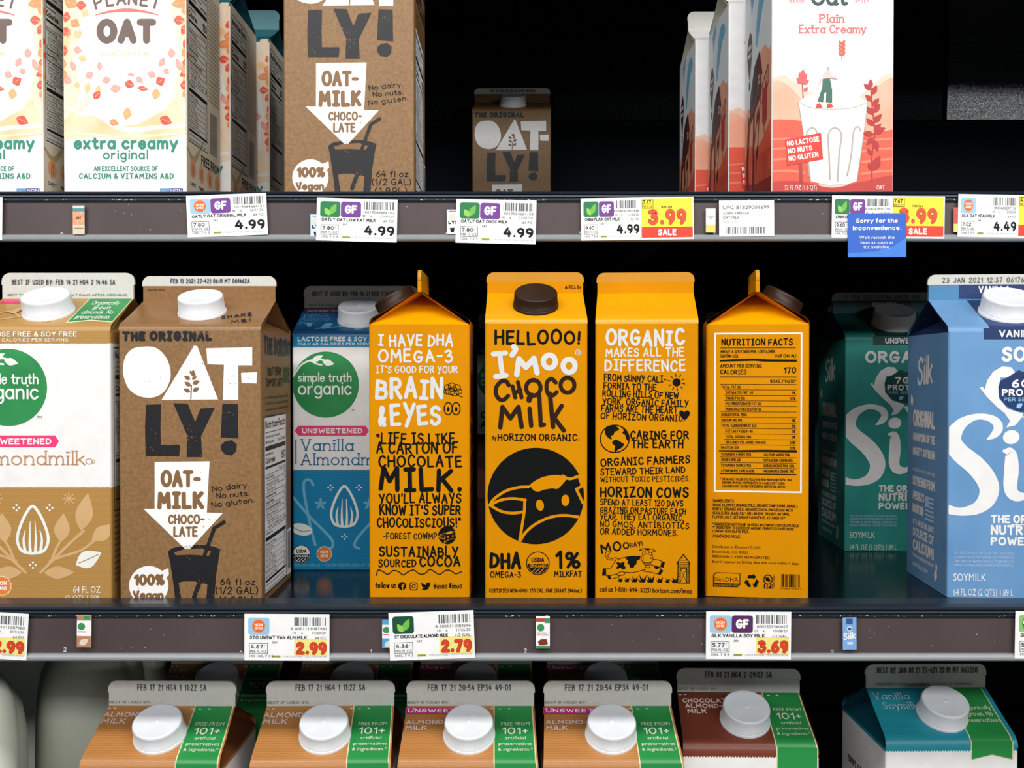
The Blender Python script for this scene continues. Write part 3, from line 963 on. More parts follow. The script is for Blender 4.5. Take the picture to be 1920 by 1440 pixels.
def truth_carton(name, loc, rz, th):
    """th: theme dict. Front art is laid out in the frame x -57..207, y 613..1135 of the tan carton."""
    WV, PL, SR = th['weave'], th['plain'], th['roof']
    hb = lambda y: (1135 - y) / 522.0
    c = Carton(name, .0955, .188, loc, rz, bands=[(hb(916), WV), (hb(645), WHITE), (1.0, WV)], roof=SR, side_roof=th.get('side', SR), seal=SEALW, seal_low=SEALW, cap=CAPW, cap_r=.0168, cap_h=.0128,
               cap_pos=th.get('cap', (.5, .5)), ribs=34, fin=.0185, fin_up=.0085)
    F = (-57, 613, 207, 1135)
    A = c.art('front', F, seed=5)
    for x0 in range(-57, 208, 3):                         # pinked edge of the coloured bands
        A.poly([(x0, 644.5), (x0 + 3, 644.5), (x0 + 1.5, 647)], PL, 1)
        A.poly([(x0, 916.5), (x0 + 1.5, 914), (x0 + 3, 916.5)], PL, 1)
    A.t('LACTOSE FREE & SOY FREE', -45, 633, 10, LEAFW, w=190, bold=.025)
    A.t('ONLY 40 CALORIES PER SERVING', -45, 642, 6, LEAFW, w=174, bold=.015)
    E = c.art('front', F, mb=c.sub('printed_emblem', label='round green emblem with white lettering and a leaf sprig'))
    green_emblem(E, 16, 728, 72.5)
    E.t('TM', 69, 786, 5, GREYINK)
    if th.get('pill'):
        P = c.art('front', F, mb=c.sub('printed_banner', label='pink banner with white capitals'))
        P.poly([(-52, 829), (-44, 818), (103, 818), (110, 829), (103, 840), (-44, 840)], PINK, 2)
        P.t('UNSWEETENED', -36, 835, 11.5, LEAFW, w=132, bold=.03)
    ser = th['letter']
    if th['kind'] == 'tan':
        A.hand('Almondmilk', -48, 874, 28, ser, w=207, sw=.095, jit=0, serif=.95, gap=1.6)
        A.ring(166, 867, 6, 5, 1.6, ser)
        A.ring(174, 867, 3, 3, 1.4, ser)
    elif th['kind'] == 'blue':
        A.rect(-51, 848, -48, 902, ser, 2)
        A.hand('Vanilla', -38, 874, 27, ser, w=114, sw=.1, jit=0, serif=.95, gap=1.8)
        A.hand('Almondmilk', -38, 905, 27, ser, w=196, sw=.1, jit=0, serif=.95, gap=1.8)
    else:
        A.t('CHOCOLATE', -46, 862, 24, INK, w=205, bold=.03)
        A.t('ALMONDMILK.', -46, 895, 24, INK, w=225, bold=.03)
        A.t('LACTOSE FREE', -46, 905, 7, INK, w=90, bold=.02)
    PA = th['pale']
    D = c.art('front', F, mb=c.sub('printed_almond', label='white outline of an almond on the lower band'))
    ax = 60 if th['kind'] != 'blue' else 56
    almond(D, ax, 996, 60, 90, LEAFW)
    for dx in (-30, 32):
        dots4(A, ax + dx, 954, 5, LEAFW)
    dots4(A, ax, 1062, 5, LEAFW)
    if th['kind'] == 'tan':
        for sg in (-1, 1):
            X = lambda x: ax + sg * (x - ax)
            A.stroke([(X(74), 1076), (X(104), 1046), (X(130), 1020), (X(155), 998)], 5.5, PA, 2, smooth=True)
            A.stroke([(X(92), 1054), (X(120), 1044), (X(150), 1034), (X(178), 1014)], 5, PA, 2, smooth=True)
            A.stroke([(X(96), 1050), (X(104), 1030), (X(112), 1016)], 5, PA, 2, smooth=True)
            A.leaf(X(150), 998, X(164), 926, .22, PA, 2)
            A.leaf(X(112), 1020, X(118), 964, .26, PA, 2)
            A.leaf(X(170), 1016, X(214), 985, .26, PA, 2)
            A.leaf(X(80), 1076, X(138), 1076, .2, PA, 2)
            for k in range(4):
                a = math.pi * k / 4
                A.stroke([(X(128) - 11 * math.cos(a), 937 - 11 * math.sin(a)), (X(128) + 11 * math.cos(a), 937 + 11 * math.sin(a))], 2.4, PA, 2)
        A.leaf(140, 1062, 188, 1038, .3, LEAFW, 3)
        A.stroke([(146, 1058), (165, 1050), (184, 1041)], 1.6, PL, 4)
        nongmo(A, 1, 1101, 20)
        A.t('64 FL OZ', 186, 1114, 13, LEAFW, w=51, al='r')
        A.t('(2 QT) 1.89L', 186, 1130, 12, LEAFW, w=66, al='r')
    elif th['kind'] == 'blue':
        A.stroke([(-12, 948), (-18, 938), (-29, 938), (-33, 952), (-28, 990), (-18, 1040), (-8, 1080)], 6, PA, 2, smooth=True)
        A.stroke([(-56, 975), (-20, 1018), (14, 1052), (30, 1072), (28, 1086), (14, 1088)], 6, PA, 2, smooth=True)
        A.stroke([(88, 1088), (78, 1082), (84, 1066), (110, 1036), (150, 1000), (200, 960)], 6, PA, 2, smooth=True)
        for fx in (4, 110):
            for k in range(5):
                a = 2 * math.pi * k / 5 - math.pi / 2
                A.leaf(fx, 990, fx + 15 * math.cos(a), 990 + 15 * math.sin(a), .2, PA, 2)
        A.ell(-38, 1046, 24, 13, LEAFW, 3, rot=12)
        A.stroke([(-58, 1040), (-38, 1050), (-18, 1048)], 1.5, PL, 4, smooth=True)
        usda(A, -38, 1100, 20, INK, LEAFW)
        nongmo(A, 12, 1100, 18)
        A.t('PERISHABLE - KEEP REFRIGERATED', -58, 1128, 7, PA, w=178, bold=.015)
    else:
        dk = M('choc pieces', '#4a1e14', .4, 'mottle', hex2='#2c120c', scale=300)
        for q in ((-30, 1010, 34, 24), (20, 1030, 40, 28), (100, 1015, 42, 30), (160, 1035, 38, 26)):
            A.poly([(q[0] - q[2], q[1] + q[3]), (q[0] - q[2] * .8, q[1] - q[3] * .7), (q[0] + q[2] * .2, q[1] - q[3]), (q[0] + q[2], q[1] - q[3] * .4), (q[0] + q[2] * .9, q[1] + q[3])], dk, 2)
    S = c.art('seal', (-57, 507, 207, 559))
    S.hand(th['date'], th.get('dx', -36), 531, 11, DATEINK, w=th.get('dw', 205), sw=.12, jit=.25, gap=3.0, sp=7)
    S.t('BEST TASTING IF USED WITHIN 7 DAYS AFTER OPENING', -44, 554, 5, M('green ink', '#4c7a58', .5), w=236)
    R = c.art('roof', (-57, 560, 207, 613))
    if th['kind'] == 'tan':
        R.stroke([(-30, 604), (10, 597), (40, 590), (60, 588)], 2.2, PA, 2, smooth=True)
        R.stroke([(-40, 592), (-10, 586), (20, 596)], 2.2, PA, 2, smooth=True)
        for q in ((-8, 590, 12, 574), (-20, 598, -40, 590), (34, 592, 58, 602), (50, 590, 76, 584), (70, 604, 92, 598)):
            R.leaf(*q, .22, PA, 2)
        R.poly([(-50, 562), (0, 562), (0, 569), (-50, 569)], PINK, 2)
        RB = c.art('roof', (-57, 560, 207, 613), mb=c.sub('green_ribbon', 'gable_top', 'green ribbon printed on the roof with pale lettering'))
        RB.poly([(118, 560.5), (205, 560.5), (205, 607), (161, 604), (118, 608)], M('ribbon edge', '#e8dcae', .4), 2)
        RB.poly([(120, 560.5), (203, 560.5), (203, 605), (161, 601.5), (120, 606)], EMG, 3)
        for i, (s, w) in enumerate((('Organically', 54), ('grown', 34), ('almonds. No', 60), ('preservatives.', 66))):
            RB.hand(s, 160, 573 + 9 * i, 7.5, LEAFW, w=w, sw=.14, jit=0, gap=1.2, al='c', lv=4)
    elif th['kind'] == 'blue':
        R.stroke([(-10, 606), (60, 600), (150, 594)], 2.2, PA, 2, smooth=True)
        for q in ((0, 604, 26, 596), (40, 602, 60, 592), (70, 600, 96, 606), (110, 598, 130, 588), (-20, 600, -36, 594)):
            R.leaf(*q, .22, PA, 2)
        R.poly([(-50, 562), (50, 562), (50, 570), (-50, 570)], M('dull red', '#8a3058', .4), 2)
        R.t('UNSWEETENED', -44, 568.5, 5, LEAFW, w=84, bold=.02)
        for i, s in enumerate(('Vanilla', 'Almond', 'milk')):
            R.hand(s, -50, 580 + 8.6 * i, 8, PA, w=(56, 62, 34)[i], sw=.1, jit=0, serif=1)
    T = c.art('right', rect=(0, 0, 96, 188))
    P = c.art('right', rect=(0, 0, 96, 188), mb=c.sub('nutrition_panel', label='nutrition panel in dark print on the right side'))
    gi = M('dark green ink', '#2b4a38', .5)
    P.facts(5, 14, 70, 112, gi)
    for i in range(12):
        T.t('INGREDIENTS: ORGANIC ALMONDMILK (FILTERED WATER, ALMONDS)', 5, 130 + 4 * i, 2, gi, w=78)
    return c


# ------------------------------------------------------------------ smaller yellow chocolate milk cartons
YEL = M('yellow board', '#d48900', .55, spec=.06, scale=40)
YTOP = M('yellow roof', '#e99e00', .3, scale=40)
YSEAL = M('yellow seal', '#c9890c', .5, scale=40)
BLK = M('soft black ink', '#121413', .6, spec=.06)
BRN = M('brown ink', '#2e1c14', .6, spec=.08)
YW = M('white pen ink', '#d6d5d3', .5)
CAPB = M('dark brown plastic', '#321e12', .45, spec=.3)


def cow_emblem(A, cx, cy, r, lv=2):
    q = r / 90.5
    P = lambda zx, zy: (cx + ((880 + zx / 4.233) - 1004.5) * q, cy + ((800 + zy / 4.233) - 930) * q)
    A.ell(cx, cy, r, r, BLK, lv, n=56)
    w = 5.2 * q
    a = lambda pts: [P(*p) for p in pts]
    A.stroke(a([(162, 622), (200, 570), (290, 510), (390, 482), (470, 478)]), w, YEL, lv + 1, smooth=True)
    A.stroke(a([(162, 622), (250, 582), (345, 570), (445, 582)]), w, YEL, lv + 1, smooth=True)
    A.stroke(a([(162, 622), (250, 670), (340, 686), (428, 676)]), w, YEL, lv + 1, smooth=True)
    A.stroke(a([(440, 582), (437, 670), (400, 902)]), w, YEL, lv + 1)
    A.stroke(a([(404, 905), (450, 835), (530, 770), (640, 720), (750, 704), (862, 716)]), w, YEL, lv + 1, smooth=True)
    A.poly(a([(462, 480), (510, 438), (590, 398), (690, 382), (760, 396), (772, 412), (745, 450), (700, 492), (660, 490), (600, 498), (550, 514), (512, 506), (482, 474)]), YEL, lv + 1, smooth=True)
    A.stroke(a([(740, 390), (795, 414), (868, 392)]), w, YEL, lv + 1, smooth=True)
    A.stroke(a([(868, 392), (896, 470), (850, 496), (902, 606)]), w, YEL, lv + 1)
    x, y = P(560, 623)
    A.ell(x, y, 7.4 * q, 10.6 * q, YEL, lv + 1, rot=-12)
    x, y = P(762, 585)
    A.ell(x, y, 7.4 * q, 10.6 * q, YEL, lv + 1)


def yellow_carton(locs):
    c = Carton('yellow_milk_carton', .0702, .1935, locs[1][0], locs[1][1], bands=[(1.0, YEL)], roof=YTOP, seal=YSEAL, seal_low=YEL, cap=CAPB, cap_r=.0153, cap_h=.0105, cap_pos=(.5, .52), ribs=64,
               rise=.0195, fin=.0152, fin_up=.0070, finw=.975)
    # front
    A = c.art('front', px=True, seed=11)
    A.hand('HELLOOO!', 927, 647, 28, BLK, w=161, sw=0.174, jit=.9)
    B = c.art('front', px=True, mb=c.sub('printed_title', label='white and brown hand lettering on the front'), seed=4)
    for p in ([(925, 664), (948, 662)], [(937, 664), (942, 704)], [(929, 706), (949, 704)]):
        B.stroke(p, 9.5, YW, 4)
    B.stroke([(963, 650), (967, 655), (960, 666)], 10, YW, 4, smooth=True)
    B.stroke([(969, 702), (973, 673), (986, 689), (1001, 672), (1007, 699)], 10.5, YW, 4)
    B.ring(1030, 678, 11.2, 12.2, 10, YW, 4)
    B.ring(1067, 686, 11.2, 12.2, 10, YW, 4)
    B.ring(1083.5, 661, 4.6, 5.2, 1.2, YW, 4)
    B.t('R', 1083.5, 664, 5.6, YW, al='c', lv=4)
    B.stroke([(954, 722), (949, 715), (940, 715), (931, 725), (930, 738), (936, 748), (945, 749), (953, 742)], 7.6, BRN, 5, smooth=True)
    for p in ([(961, 724), (966, 745)], [(971, 716), (978, 745)], [(964, 737), (976, 731)]):
        B.stroke(p, 7.4, BRN, 5)
    B.ring(1000, 727, 13.5, 14.6, 7.6, BRN, 5)
    B.stroke([(1042, 717), (1034, 710), (1026, 716), (1025, 730), (1029, 740), (1037, 741), (1044, 735)], 7.4, BRN, 5, smooth=True)
    B.ring(1064, 722, 13, 14, 7.6, BRN, 5)
    B.stroke([(938, 801), (942, 763), (957, 784), (972, 763), (978, 800)], 8.4, BRN, 5)
    B.stroke([(993, 766), (996, 798)], 8.2, BRN, 5)
    B.stroke([(997, 741), (992, 747), (992, 750)], 10, BRN, 5)
    B.stroke([(1011, 740), (1014, 797), (1020, 796)], 8, BRN, 5)
    B.stroke([(1031, 738), (1037, 800)], 8.4, BRN, 5)
    B.stroke([(1053, 761), (1039, 783), (1057, 807)], 8.2, BRN, 5)
    A.hand('By', 922, 825, 9, BLK, w=9, sw=0.148)
    A.hand('HORIZON ORGANIC', 933, 827, 14, BLK, w=149, sw=0.165)
    A.ring(1084.5, 824, 1.6, 1.6, .5, BLK)
    E = c.art('front', px=True, mb=c.sub('printed_emblem', label='round black emblem with a line drawing of a calf face'))
    cow_emblem(E, 1004.5, 930, 90.5)
    A.hand('DHA', 918, 1067, 32, BLK, w=60, sw=0.191)
    A.hand('OMEGA-3', 919, 1083, 12, BLK, w=58, sw=0.157)
    usda(A, 1008.5, 1056, 22, BLK, YEL)
    A.hand('1%', 1041, 1067, 34, BLK, w=48, sw=0.174)
    A.hand('MILKFAT', 1039, 1082, 12, BLK, w=52, sw=0.157)
    A.hand('CERTIFIED NON-GMO. 170 CAL. ONE QUART (946mL)', 917, 1111, 7.4, BLK, w=174, sw=0.148, jit=.7)
    S = c.art('seal', px=True)
    S.poly([(1059, 541), (1064, 541), (1061.5, 535)], BLK, 2)
    S.hand('SELL By', 1066, 541, 6.4, BLK, w=24, sw=0.139)
    # side with the quote: drawn in the frame x 692..882, y 604..1122
    A = c.art('right', (692, 604, 882, 1122), seed=8)

    def L(s, x0, x1, y0, y1, m, sw=0.165, rot=0, jit=1.0):
        A.hand(s, x0, y1, y1 - y0, m, w=x1 - x0, sw=sw, rot=rot, jit=jit)
    L('I HAVE DHA', 709, 851, 631, 655, YW)
    L('OMEGA-3', 709, 850, 659, 685, YW)
    L("IT'S GOOD FOR YOUR", 705, 859, 690, 704, YW, 0.157)
    L('BRAIN', 704, 832, 712, 753, YW, 0.174)
    L('&', 709, 725, 763, 806, YW, 0.165)
    L('EYES', 731, 828, 761, 802, YW, 0.174)
    for q in ((840, 731, 6, 6), (848, 728, 7, 6), (857, 731, 7, 6), (861, 738, 6, 5), (845, 738, 9, 6), (853, 741, 8, 5), (850, 734, 8, 4), (838, 738, 5, 5)):
        A.ring(q[0], q[1], q[2], q[3], 1.3, BLK, 3, n=18)
    A.stroke([(856, 743), (862, 746), (868, 749)], 1.4, BLK, 3)
    for x in (841, 856):
        A.ring(x, 770, 7.4, 11.4, 2, BLK, 3)
        A.ell(x, 771, 2.6, 4.4, BLK, 3, n=14)
    L('"LIFE IS LIKE', 705, 854, 815, 837, BLK, 0.148)
    L('A CARTON OF', 705, 860, 832, 855, BLK, 0.148)
    L('CHOCOLATE', 709, 867, 857, 880, BLK, 0.157)
    L('MILK.', 711, 867, 880, 926, BLK, 0.183)
    L("YOU'LL ALWAYS", 710, 866, 927, 947, BLK, 0.157)
    L("KNOW IT'S SUPER", 711, 865, 949, 969, BLK, 0.157)
    L('CHOCOLISCIOUS!"', 706, 865, 973, 992, BLK, 0.157)
    L('-FOREST COWMP', 718, 820, 1001, 1014, BLK, 0.139)
    cow_emblem(A, 839, 1006, 17)
    L('SUSTAINABLY', 710, 860, 1027, 1047, BLK, 0.165)
    L('SOURCED', 709, 781, 1051, 1066, BLK, 0.157)
    L('COCOA', 786, 864, 1044, 1065, BLK, 0.165)
    A.stroke([(705, 1081), (709, 1071), (718, 1074), (727, 1079), (737, 1072), (747, 1074), (756, 1080), (766, 1074), (776, 1071), (786, 1078), (796, 1078), (806, 1070), (816, 1075), (825, 1079), (835, 1072), (845, 1072), (855, 1078), (866, 1074)], 1.9, BLK, 3, smooth=True)
    L('follow us', 703, 743, 1093, 1105, BLK, 0.139)
    A.ell(754, 1101, 7.6, 7.6, BLK, 3)
    A.hand('f', 752, 1108, 11, YEL, sw=0.174, lv=4, jit=0)
    A.rrect(768, 1094, 783, 1109, 4, BLK, 3)
    A.rrect(769.6, 1095.6, 781.4, 1107.4, 3, YEL, 4)
    A.ring(775.5, 1101.5, 3, 3, 1.5, BLK, 5, n=18)
    A.ell(779, 1098, .9, .9, BLK, 5, n=8)
    A.poly([(790, 1094), (795, 1098), (799, 1099), (800, 1095), (804, 1094), (807, 1096), (806, 1101), (802, 1107), (796, 1109), (790, 1107), (795, 1105), (791, 1101)], BLK, 3)
    L('@imoo #imoo', 813, 867, 1095, 1106, BLK, 0.131)
    # back: story text, frame x 1126..1317, y 604..1128
    A = c.art('back', (1126, 604, 1317, 1128), seed=21)
    L('ORGANIC', 1145, 1292, 623, 655, YW, 0.174)
    L('MAKES ALL THE', 1145, 1291, 658, 675, YW, 0.157)
    L('DIFFERENCE', 1143, 1294, 679, 702, YW, 0.157)
    for s, x0, x1, y, r in (('FROM SUNNY CALI-', 1142, 1258, 720, 1.6), ('FORNIA TO THE', 1141, 1240, 735, 1.6), ('ROLLING HILLS OF NEW', 1139, 1281, 749, 1.8), ('YORK, ORGANIC FAMILY', 1139, 1299, 764, 1.6), ('FARMS ARE THE HEART', 1137, 1279, 777, 1.4), ('OF HORIZON ORGANIC.', 1136, 1292, 791, 1.6)):
        A.hand(s, x0, y, 13.5, BLK, w=x1 - x0, sw=0.148, rot=r)
    A.ell(1277, 722, 7.6, 7.6, BLK, 3)
    for k in range(10):
        a = 2 * math.pi * k / 10 + .2
        A.stroke([(1277 + 11 * math.cos(a), 722 + 11 * math.sin(a)), (1277 + 15.5 * math.cos(a), 722 + 15.5 * math.sin(a))], 1.5, BLK, 3)
    A.poly([(1292, 792), (1284, 784), (1282, 777), (1287, 774), (1291, 777), (1296, 774), (1301, 777), (1300, 784)], BLK, 3, smooth=True)
    A.ring(1162.5, 827.5, 27, 25.5, 2, BLK, 3)
    A.poly([(1146, 806), (1158, 802), (1168, 806), (1170, 811), (1163, 814), (1160, 820), (1155, 822), (1157, 828), (1151, 826), (1145, 818)], BLK, 3, smooth=True)
    A.poly([(1159, 832), (1165, 829), (1175, 834), (1180, 838), (1174, 845), (1168, 848), (1164, 853), (1162, 848), (1163, 841), (1158, 836)], BLK, 3, smooth=True)
    A.poly([(1175, 805), (1183, 812), (1188, 822), (1189, 832), (1184, 828), (1182, 820), (1176, 816), (1180, 812)], BLK, 3)
    L('CARING FOR', 1191, 1300, 811, 828, BLK, 0.165)
    L('THE EARTH', 1193, 1290, 828, 845, BLK, 0.165)
    A.hand('ORGANIC FARMERS', 1136, 880, 16, BLK, w=167, sw=0.165, rot=-2.6)
    A.hand('STEWARD THEIR LAND', 1136, 897, 13.5, BLK, w=158, sw=0.148, rot=-2.4)
    A.hand('WITHOUT TOXIC PESTICIDES.', 1136, 909, 10.5, BLK, w=166, sw=0.139, rot=-1.2)
    L('HORIZON COWS', 1135, 1300, 917, 937, BLK, 0.174)
    for s, x1, y in (('SPEND AT LEAST 120 DAYS', 1290, 952), ('GRAZING ON PASTURE EACH', 1295, 967), ('YEAR. THEY EAT ORGANIC,', 1291, 979), ('NO GMOS, ANTIBIOTICS', 1301, 993), ('OR ADDED HORMONES.', 1280, 1007)):
        A.hand(s, 1135, y, 12.5, BLK, w=x1 - 1135, sw=0.139, rot=.4)
    P = c.art('back', (1126, 604, 1317, 1128), mb=c.sub('printed_drawing', label='pen drawing of a leaping cow, grass and a barn on the back'), seed=2)
    Z = lambda pts: [(1120 + x / 9.6, 1010 + y / 9.6) for x, y in pts]
    P.stroke(Z([(185, 300), (165, 160), (255, 235), (290, 125), (340, 260)]), 3.4, BLK, 3)
    x, y = Z([(450, 178)])[0]
    P.ring(x, y, 6.6, 7.8, 3.2, BLK, 3)
    x, y = Z([(612, 160)])[0]
    P.ring(x, y, 4.8, 5.4, 2.4, BLK, 3)
    P.hand('RAY!', 1191.5, 1031, 10, BLK, w=24, sw=0.148, rot=-9)
    w = 1.15
    P.stroke(Z([(470, 410), (560, 380), (700, 350), (870, 345)]), w, BLK, 3, smooth=True)
    P.stroke(Z([(440, 425), (380, 500), (345, 560), (310, 580), (205, 582), (190, 700)]), w, BLK, 3)
    P.poly(Z([(205, 582), (255, 588), (258, 705), (188, 705)]), BLK, 3)
    P.stroke(Z([(258, 705), (370, 695), (440, 675), (520, 628), (600, 640), (720, 645), (830, 620), (960, 580), (935, 620), (1040, 625), (1180, 660)]), w, BLK, 3)
    P.poly(Z([(275, 712), (330, 705), (350, 765), (300, 772)]), BLK, 3)
    P.stroke(Z([(350, 765), (430, 745), (500, 705)]), w, BLK, 3)
    P.stroke(Z([(445, 680), (470, 700), (490, 690), (510, 708), (535, 690), (560, 695), (600, 655)]), w, BLK, 3)
    P.stroke(Z([(470, 410), (430, 380), (340, 395), (285, 350), (320, 300), (290, 260), (250, 290), (245, 350), (290, 415), (350, 420), (440, 425)]), w, BLK, 3, smooth=True)
    P.poly(Z([(440, 480), (480, 460), (515, 475), (560, 455), (588, 480), (580, 515), (605, 555), (580, 590), (540, 580), (510, 560), (460, 583), (437, 560), (470, 520)]), BLK, 3, smooth=True)
    P.poly(Z([(598, 380), (700, 350), (870, 345), (862, 400), (805, 430), (800, 490), (765, 510), (750, 555), (690, 560), (670, 500), (635, 475), (650, 430)]), BLK, 3)
    P.stroke(Z([(1090, 400), (1180, 405), (1255, 430)]), w, BLK, 3)
    P.poly(Z([(1255, 430), (1308, 445), (1282, 545), (1222, 530)]), BLK, 3)
    P.stroke(Z([(1060, 495), (1150, 520), (1225, 540), (1235, 570)]), w, BLK, 3)
    P.poly(Z([(1232, 568), (1280, 600), (1220, 685), (1180, 655)]), BLK, 3)
    P.poly(Z([(1105, 522), (1200, 535), (1205, 560), (1175, 565), (1155, 585), (1130, 560)]), BLK, 3)
    P.ell(1120 + 990 / 9.6, 1010 + 385 / 9.6, 11, 8.6, YEL, 4)
    P.ring(1120 + 990 / 9.6, 1010 + 385 / 9.6, 11, 8.4, w, BLK, 5)
    P.stroke(Z([(900, 310), (925, 245), (845, 240), (900, 212), (990, 206), (1085, 215), (1145, 250), (1065, 275), (1085, 320)]), w, BLK, 4)
    P.ell(1120 + 995 / 9.6, 1010 + 218 / 9.6, 4.6, 1.9, BLK, 4)
    for x in (958, 1022):
        P.ell(1120 + x / 9.6, 1010 + 272 / 9.6, 1.1, 1.6, BLK, 4, n=10)
    for x in (922, 1060):
        P.ell(1120 + x / 9.6, 1010 + 378 / 9.6, 1.2, 1.5, BLK, 6, n=10)
    P.stroke(Z([(920, 455), (960, 500), (1030, 495), (1060, 450)]), w, BLK, 5, smooth=True)
    P.stroke(Z([(960, 505), (955, 545), (1035, 550), (1045, 510)]), w, BLK, 5)
    for gx, gs in ((510, .8), (630, .85), (765, 1.1), (905, 1.35), (1050, 1.35), (1215, 1.05), (1355, .8), (1480, 1.05)):
        P.poly(Z([(gx - 34 * gs, 815), (gx - 62 * gs, 760 if gs > 1 else 775), (gx - 22 * gs, 785), (gx - 40 * gs, 815 - 105 * gs), (gx - 2 * gs, 760), (gx + 6 * gs, 815 - 80 * gs), (gx + 14 * gs, 765), (gx + 56 * gs, 815 - 100 * gs), (gx + 36 * gs, 815)]), BLK, 3)
    P.stroke(Z([(1518, 465), (1636, 300), (1755, 465)]), 1.7, BLK, 3)
    P.stroke(Z([(1540, 450), (1535, 812), (1738, 812), (1735, 450)]), 1.6, BLK, 3)
    P.stroke(Z([(1578, 812), (1582, 548), (1695, 548), (1698, 812)]), 1.4, BLK, 3)
    P.stroke(Z([(1585, 555), (1695, 805)]), .8, BLK, 3)
    P.stroke(Z([(1692, 555), (1580, 805)]), .8, BLK, 3)
    for y, a, b in ((365, 1605, 1665), (405, 1580, 1690), (445, 1560, 1715), (485, 1545, 1730), (525, 1545, 1730)):
        P.stroke(Z([(a, y), (b, y)]), .8, BLK, 3)
    for y in (570, 612, 655, 698, 738, 778):
        P.stroke(Z([(1540, y), (1572, y)]), .8, BLK, 3)
        P.stroke(Z([(1705, y), (1735, y)]), .8, BLK, 3)
    A.hand('call us 1-888-494-3020 horizon.com/imoo', 1134, 1114, 9.5, BLK, w=173, sw=0.131, jit=.6)
    # side with the facts: frame x 1335..1523, y 604..1122
    A = c.art('left', (1335, 604, 1523, 1122), seed=31)
    P = c.art('left', (1335, 604, 1523, 1122), mb=c.sub('nutrition_panel', label='hand lettered nutrition table in a white frame'), seed=6)
    wl = M('white frame ink', '#e9ecf2', .5)
    for q in ((1350, 629, 1510, 632), (1350, 923, 1510, 926), (1350, 629, 1353, 926), (1507, 629, 1510, 926)):
        P.rect(*q, wl, 2)

    def N(s, x, y, h, w, al='l', sw=0.148):
        P.hand(s, x, y, h, BLK, w=w, al=al, sw=sw, jit=.8)
    N('NUTRITION FACTS', 1363, 653, 13, 130, sw=0.174)
    P.rect(1361, 656.4, 1498, 657.4, BLK, 3)
    N('ABOUT 4 SERVINGS PER CONTAINER', 1361, 667, 6, 100)
    N('SERVING SIZE', 1361, 675, 6, 33)
    N('1 CUP (240 ML)', 1499, 675, 6, 39, 'r')
    P.poly([(1360, 679.5), (1385, 678), (1424, 677), (1450, 678.5), (1500, 679), (1500, 683), (1440, 682.5), (1424, 681), (1360, 682.5)], BLK, 3)
    N('AMOUNT PER SERVING', 1361, 694, 7, 76)
    N('CALORIES', 1361, 706.5, 9.5, 48, sw=0.165)
    N('170', 1499, 704, 11, 22, 'r', .19)
    P.rect(1361, 710.4, 1500, 712, BLK, 3)
    N('% DAILY VALUE*', 1499, 722, 6, 47, 'r')
    y = 724.4
    for s, r, i in (('TOTAL FAT 3G', '', 0), ('SATURATED FAT  2G', '9%', 1), ('TRANS FAT 0G', '10%', 1), ('POLYUNSATURATED FAT 0G', '', 1), ('MONOUNSATURATED FAT 1G', '', 1), ('CHOLESTEROL 15MG', '', 0), ('SODIUM 180 MG', '5%', 0), ('TOTAL CARBOHYDRATE 26G', '8%', 0), ('DIETARY FIBER <1G'.replace('<', '-'), '7%', 1), ('TOTAL SUGARS 24G', '2%', 1), ('INCLUDES 10G ADDED SUGARS', '20%', 1), ('PROTEIN 10G', '20%', 0)):
        P.rect(1361 + 8 * i, y, 1500, y + .7, BLK, 3)
        y += 10.25
        N(s, 1363 + 8 * i, y - 1.8, 5.4, 2.95 * len(s))
        if r:
            N(r, 1498, y - 1.8, 5.2, 3.4 * len(r), 'r')
    y = 848
    P.poly([(1359, y), (1400, y - .5), (1440, y - 1.6), (1501, y - 1.4), (1501, y + 2.6), (1440, y + 2.4), (1400, y + 3), (1359, y + 2.6)], BLK, 3)
    for a, b in (('VITAMIN D 4.5MCG 25%', 'CALCIUM 360MG 30%'), ('IRON 0.9MG 6%', 'POTASSIUM 530MG 10%'), ('VITAMIN A 150MCG 15%', 'RIBOFLAVIN 0.5MG 40%'), ('VITAMIN B12 1.4MCG 60%', 'PHOSPHORUS 300MG 25%')):
        y += 10.2
        N(a, 1363, y, 5.4, 2.75 * len(a))
        N(b, 1441, y, 5.4, 2.75 * len(b))
        P.rect(1361, y + 2, 1500, y + 2.7 + (1 if y > 885 else 0), BLK, 3)
    for s, yy, w in (('* THE % DAILY VALUE (DV) TELLS YOU HOW MUCH A NUTRIENT IN A', 904, 131), ('SERVING OF FOOD CONTRIBUTES TO A DAILY DIET. 2,000', 910.5, 114), ('CALORIES A DAY IS USED FOR GENERAL NUTRITION ADVICE.', 917, 116)):
        N(s, 1361 if s[0] == '*' else 1365, yy, 4.4, w, sw=0.157)
    I = lambda s, y, h, w: A.hand(s, 1348, y, h, BLK, w=w, sw=0.148, jit=.8)
    I('INGREDIENTS:', 945.5, 6, 40)
    I('GRADE A LOWFAT ORGANIC MILK, ORGANIC CANE SUGAR, GRADE A', 953, 5.4, 155)
    I('NONFAT ORGANIC MILK, ORGANIC COCOA (PROCESSED WITH', 960.5, 5.4, 146)
    I('ALKALI), DHA ALGAL OIL*, GELLAN GUM, ORGANIC NATURAL', 968, 5.4, 140)
    I('FLAVOR, SALT, VITAMIN A PALMITATE, VITAMIN D3**', 975.5, 5.4, 133)
    I('* INGREDIENT NOT FOUND IN REGULAR LOWFAT CHOCOLATE MILK.', 989, 5.2, 158)
    I('** INGREDIENT IN EXCESS OF AMOUNT PERMITTED IN REGULAR', 995.5, 5.2, 148)
    I('LOWFAT CHOCOLATE MILK.', 1002, 5.2, 67)
    I('CONTAINS MILK.', 1012, 6, 52)
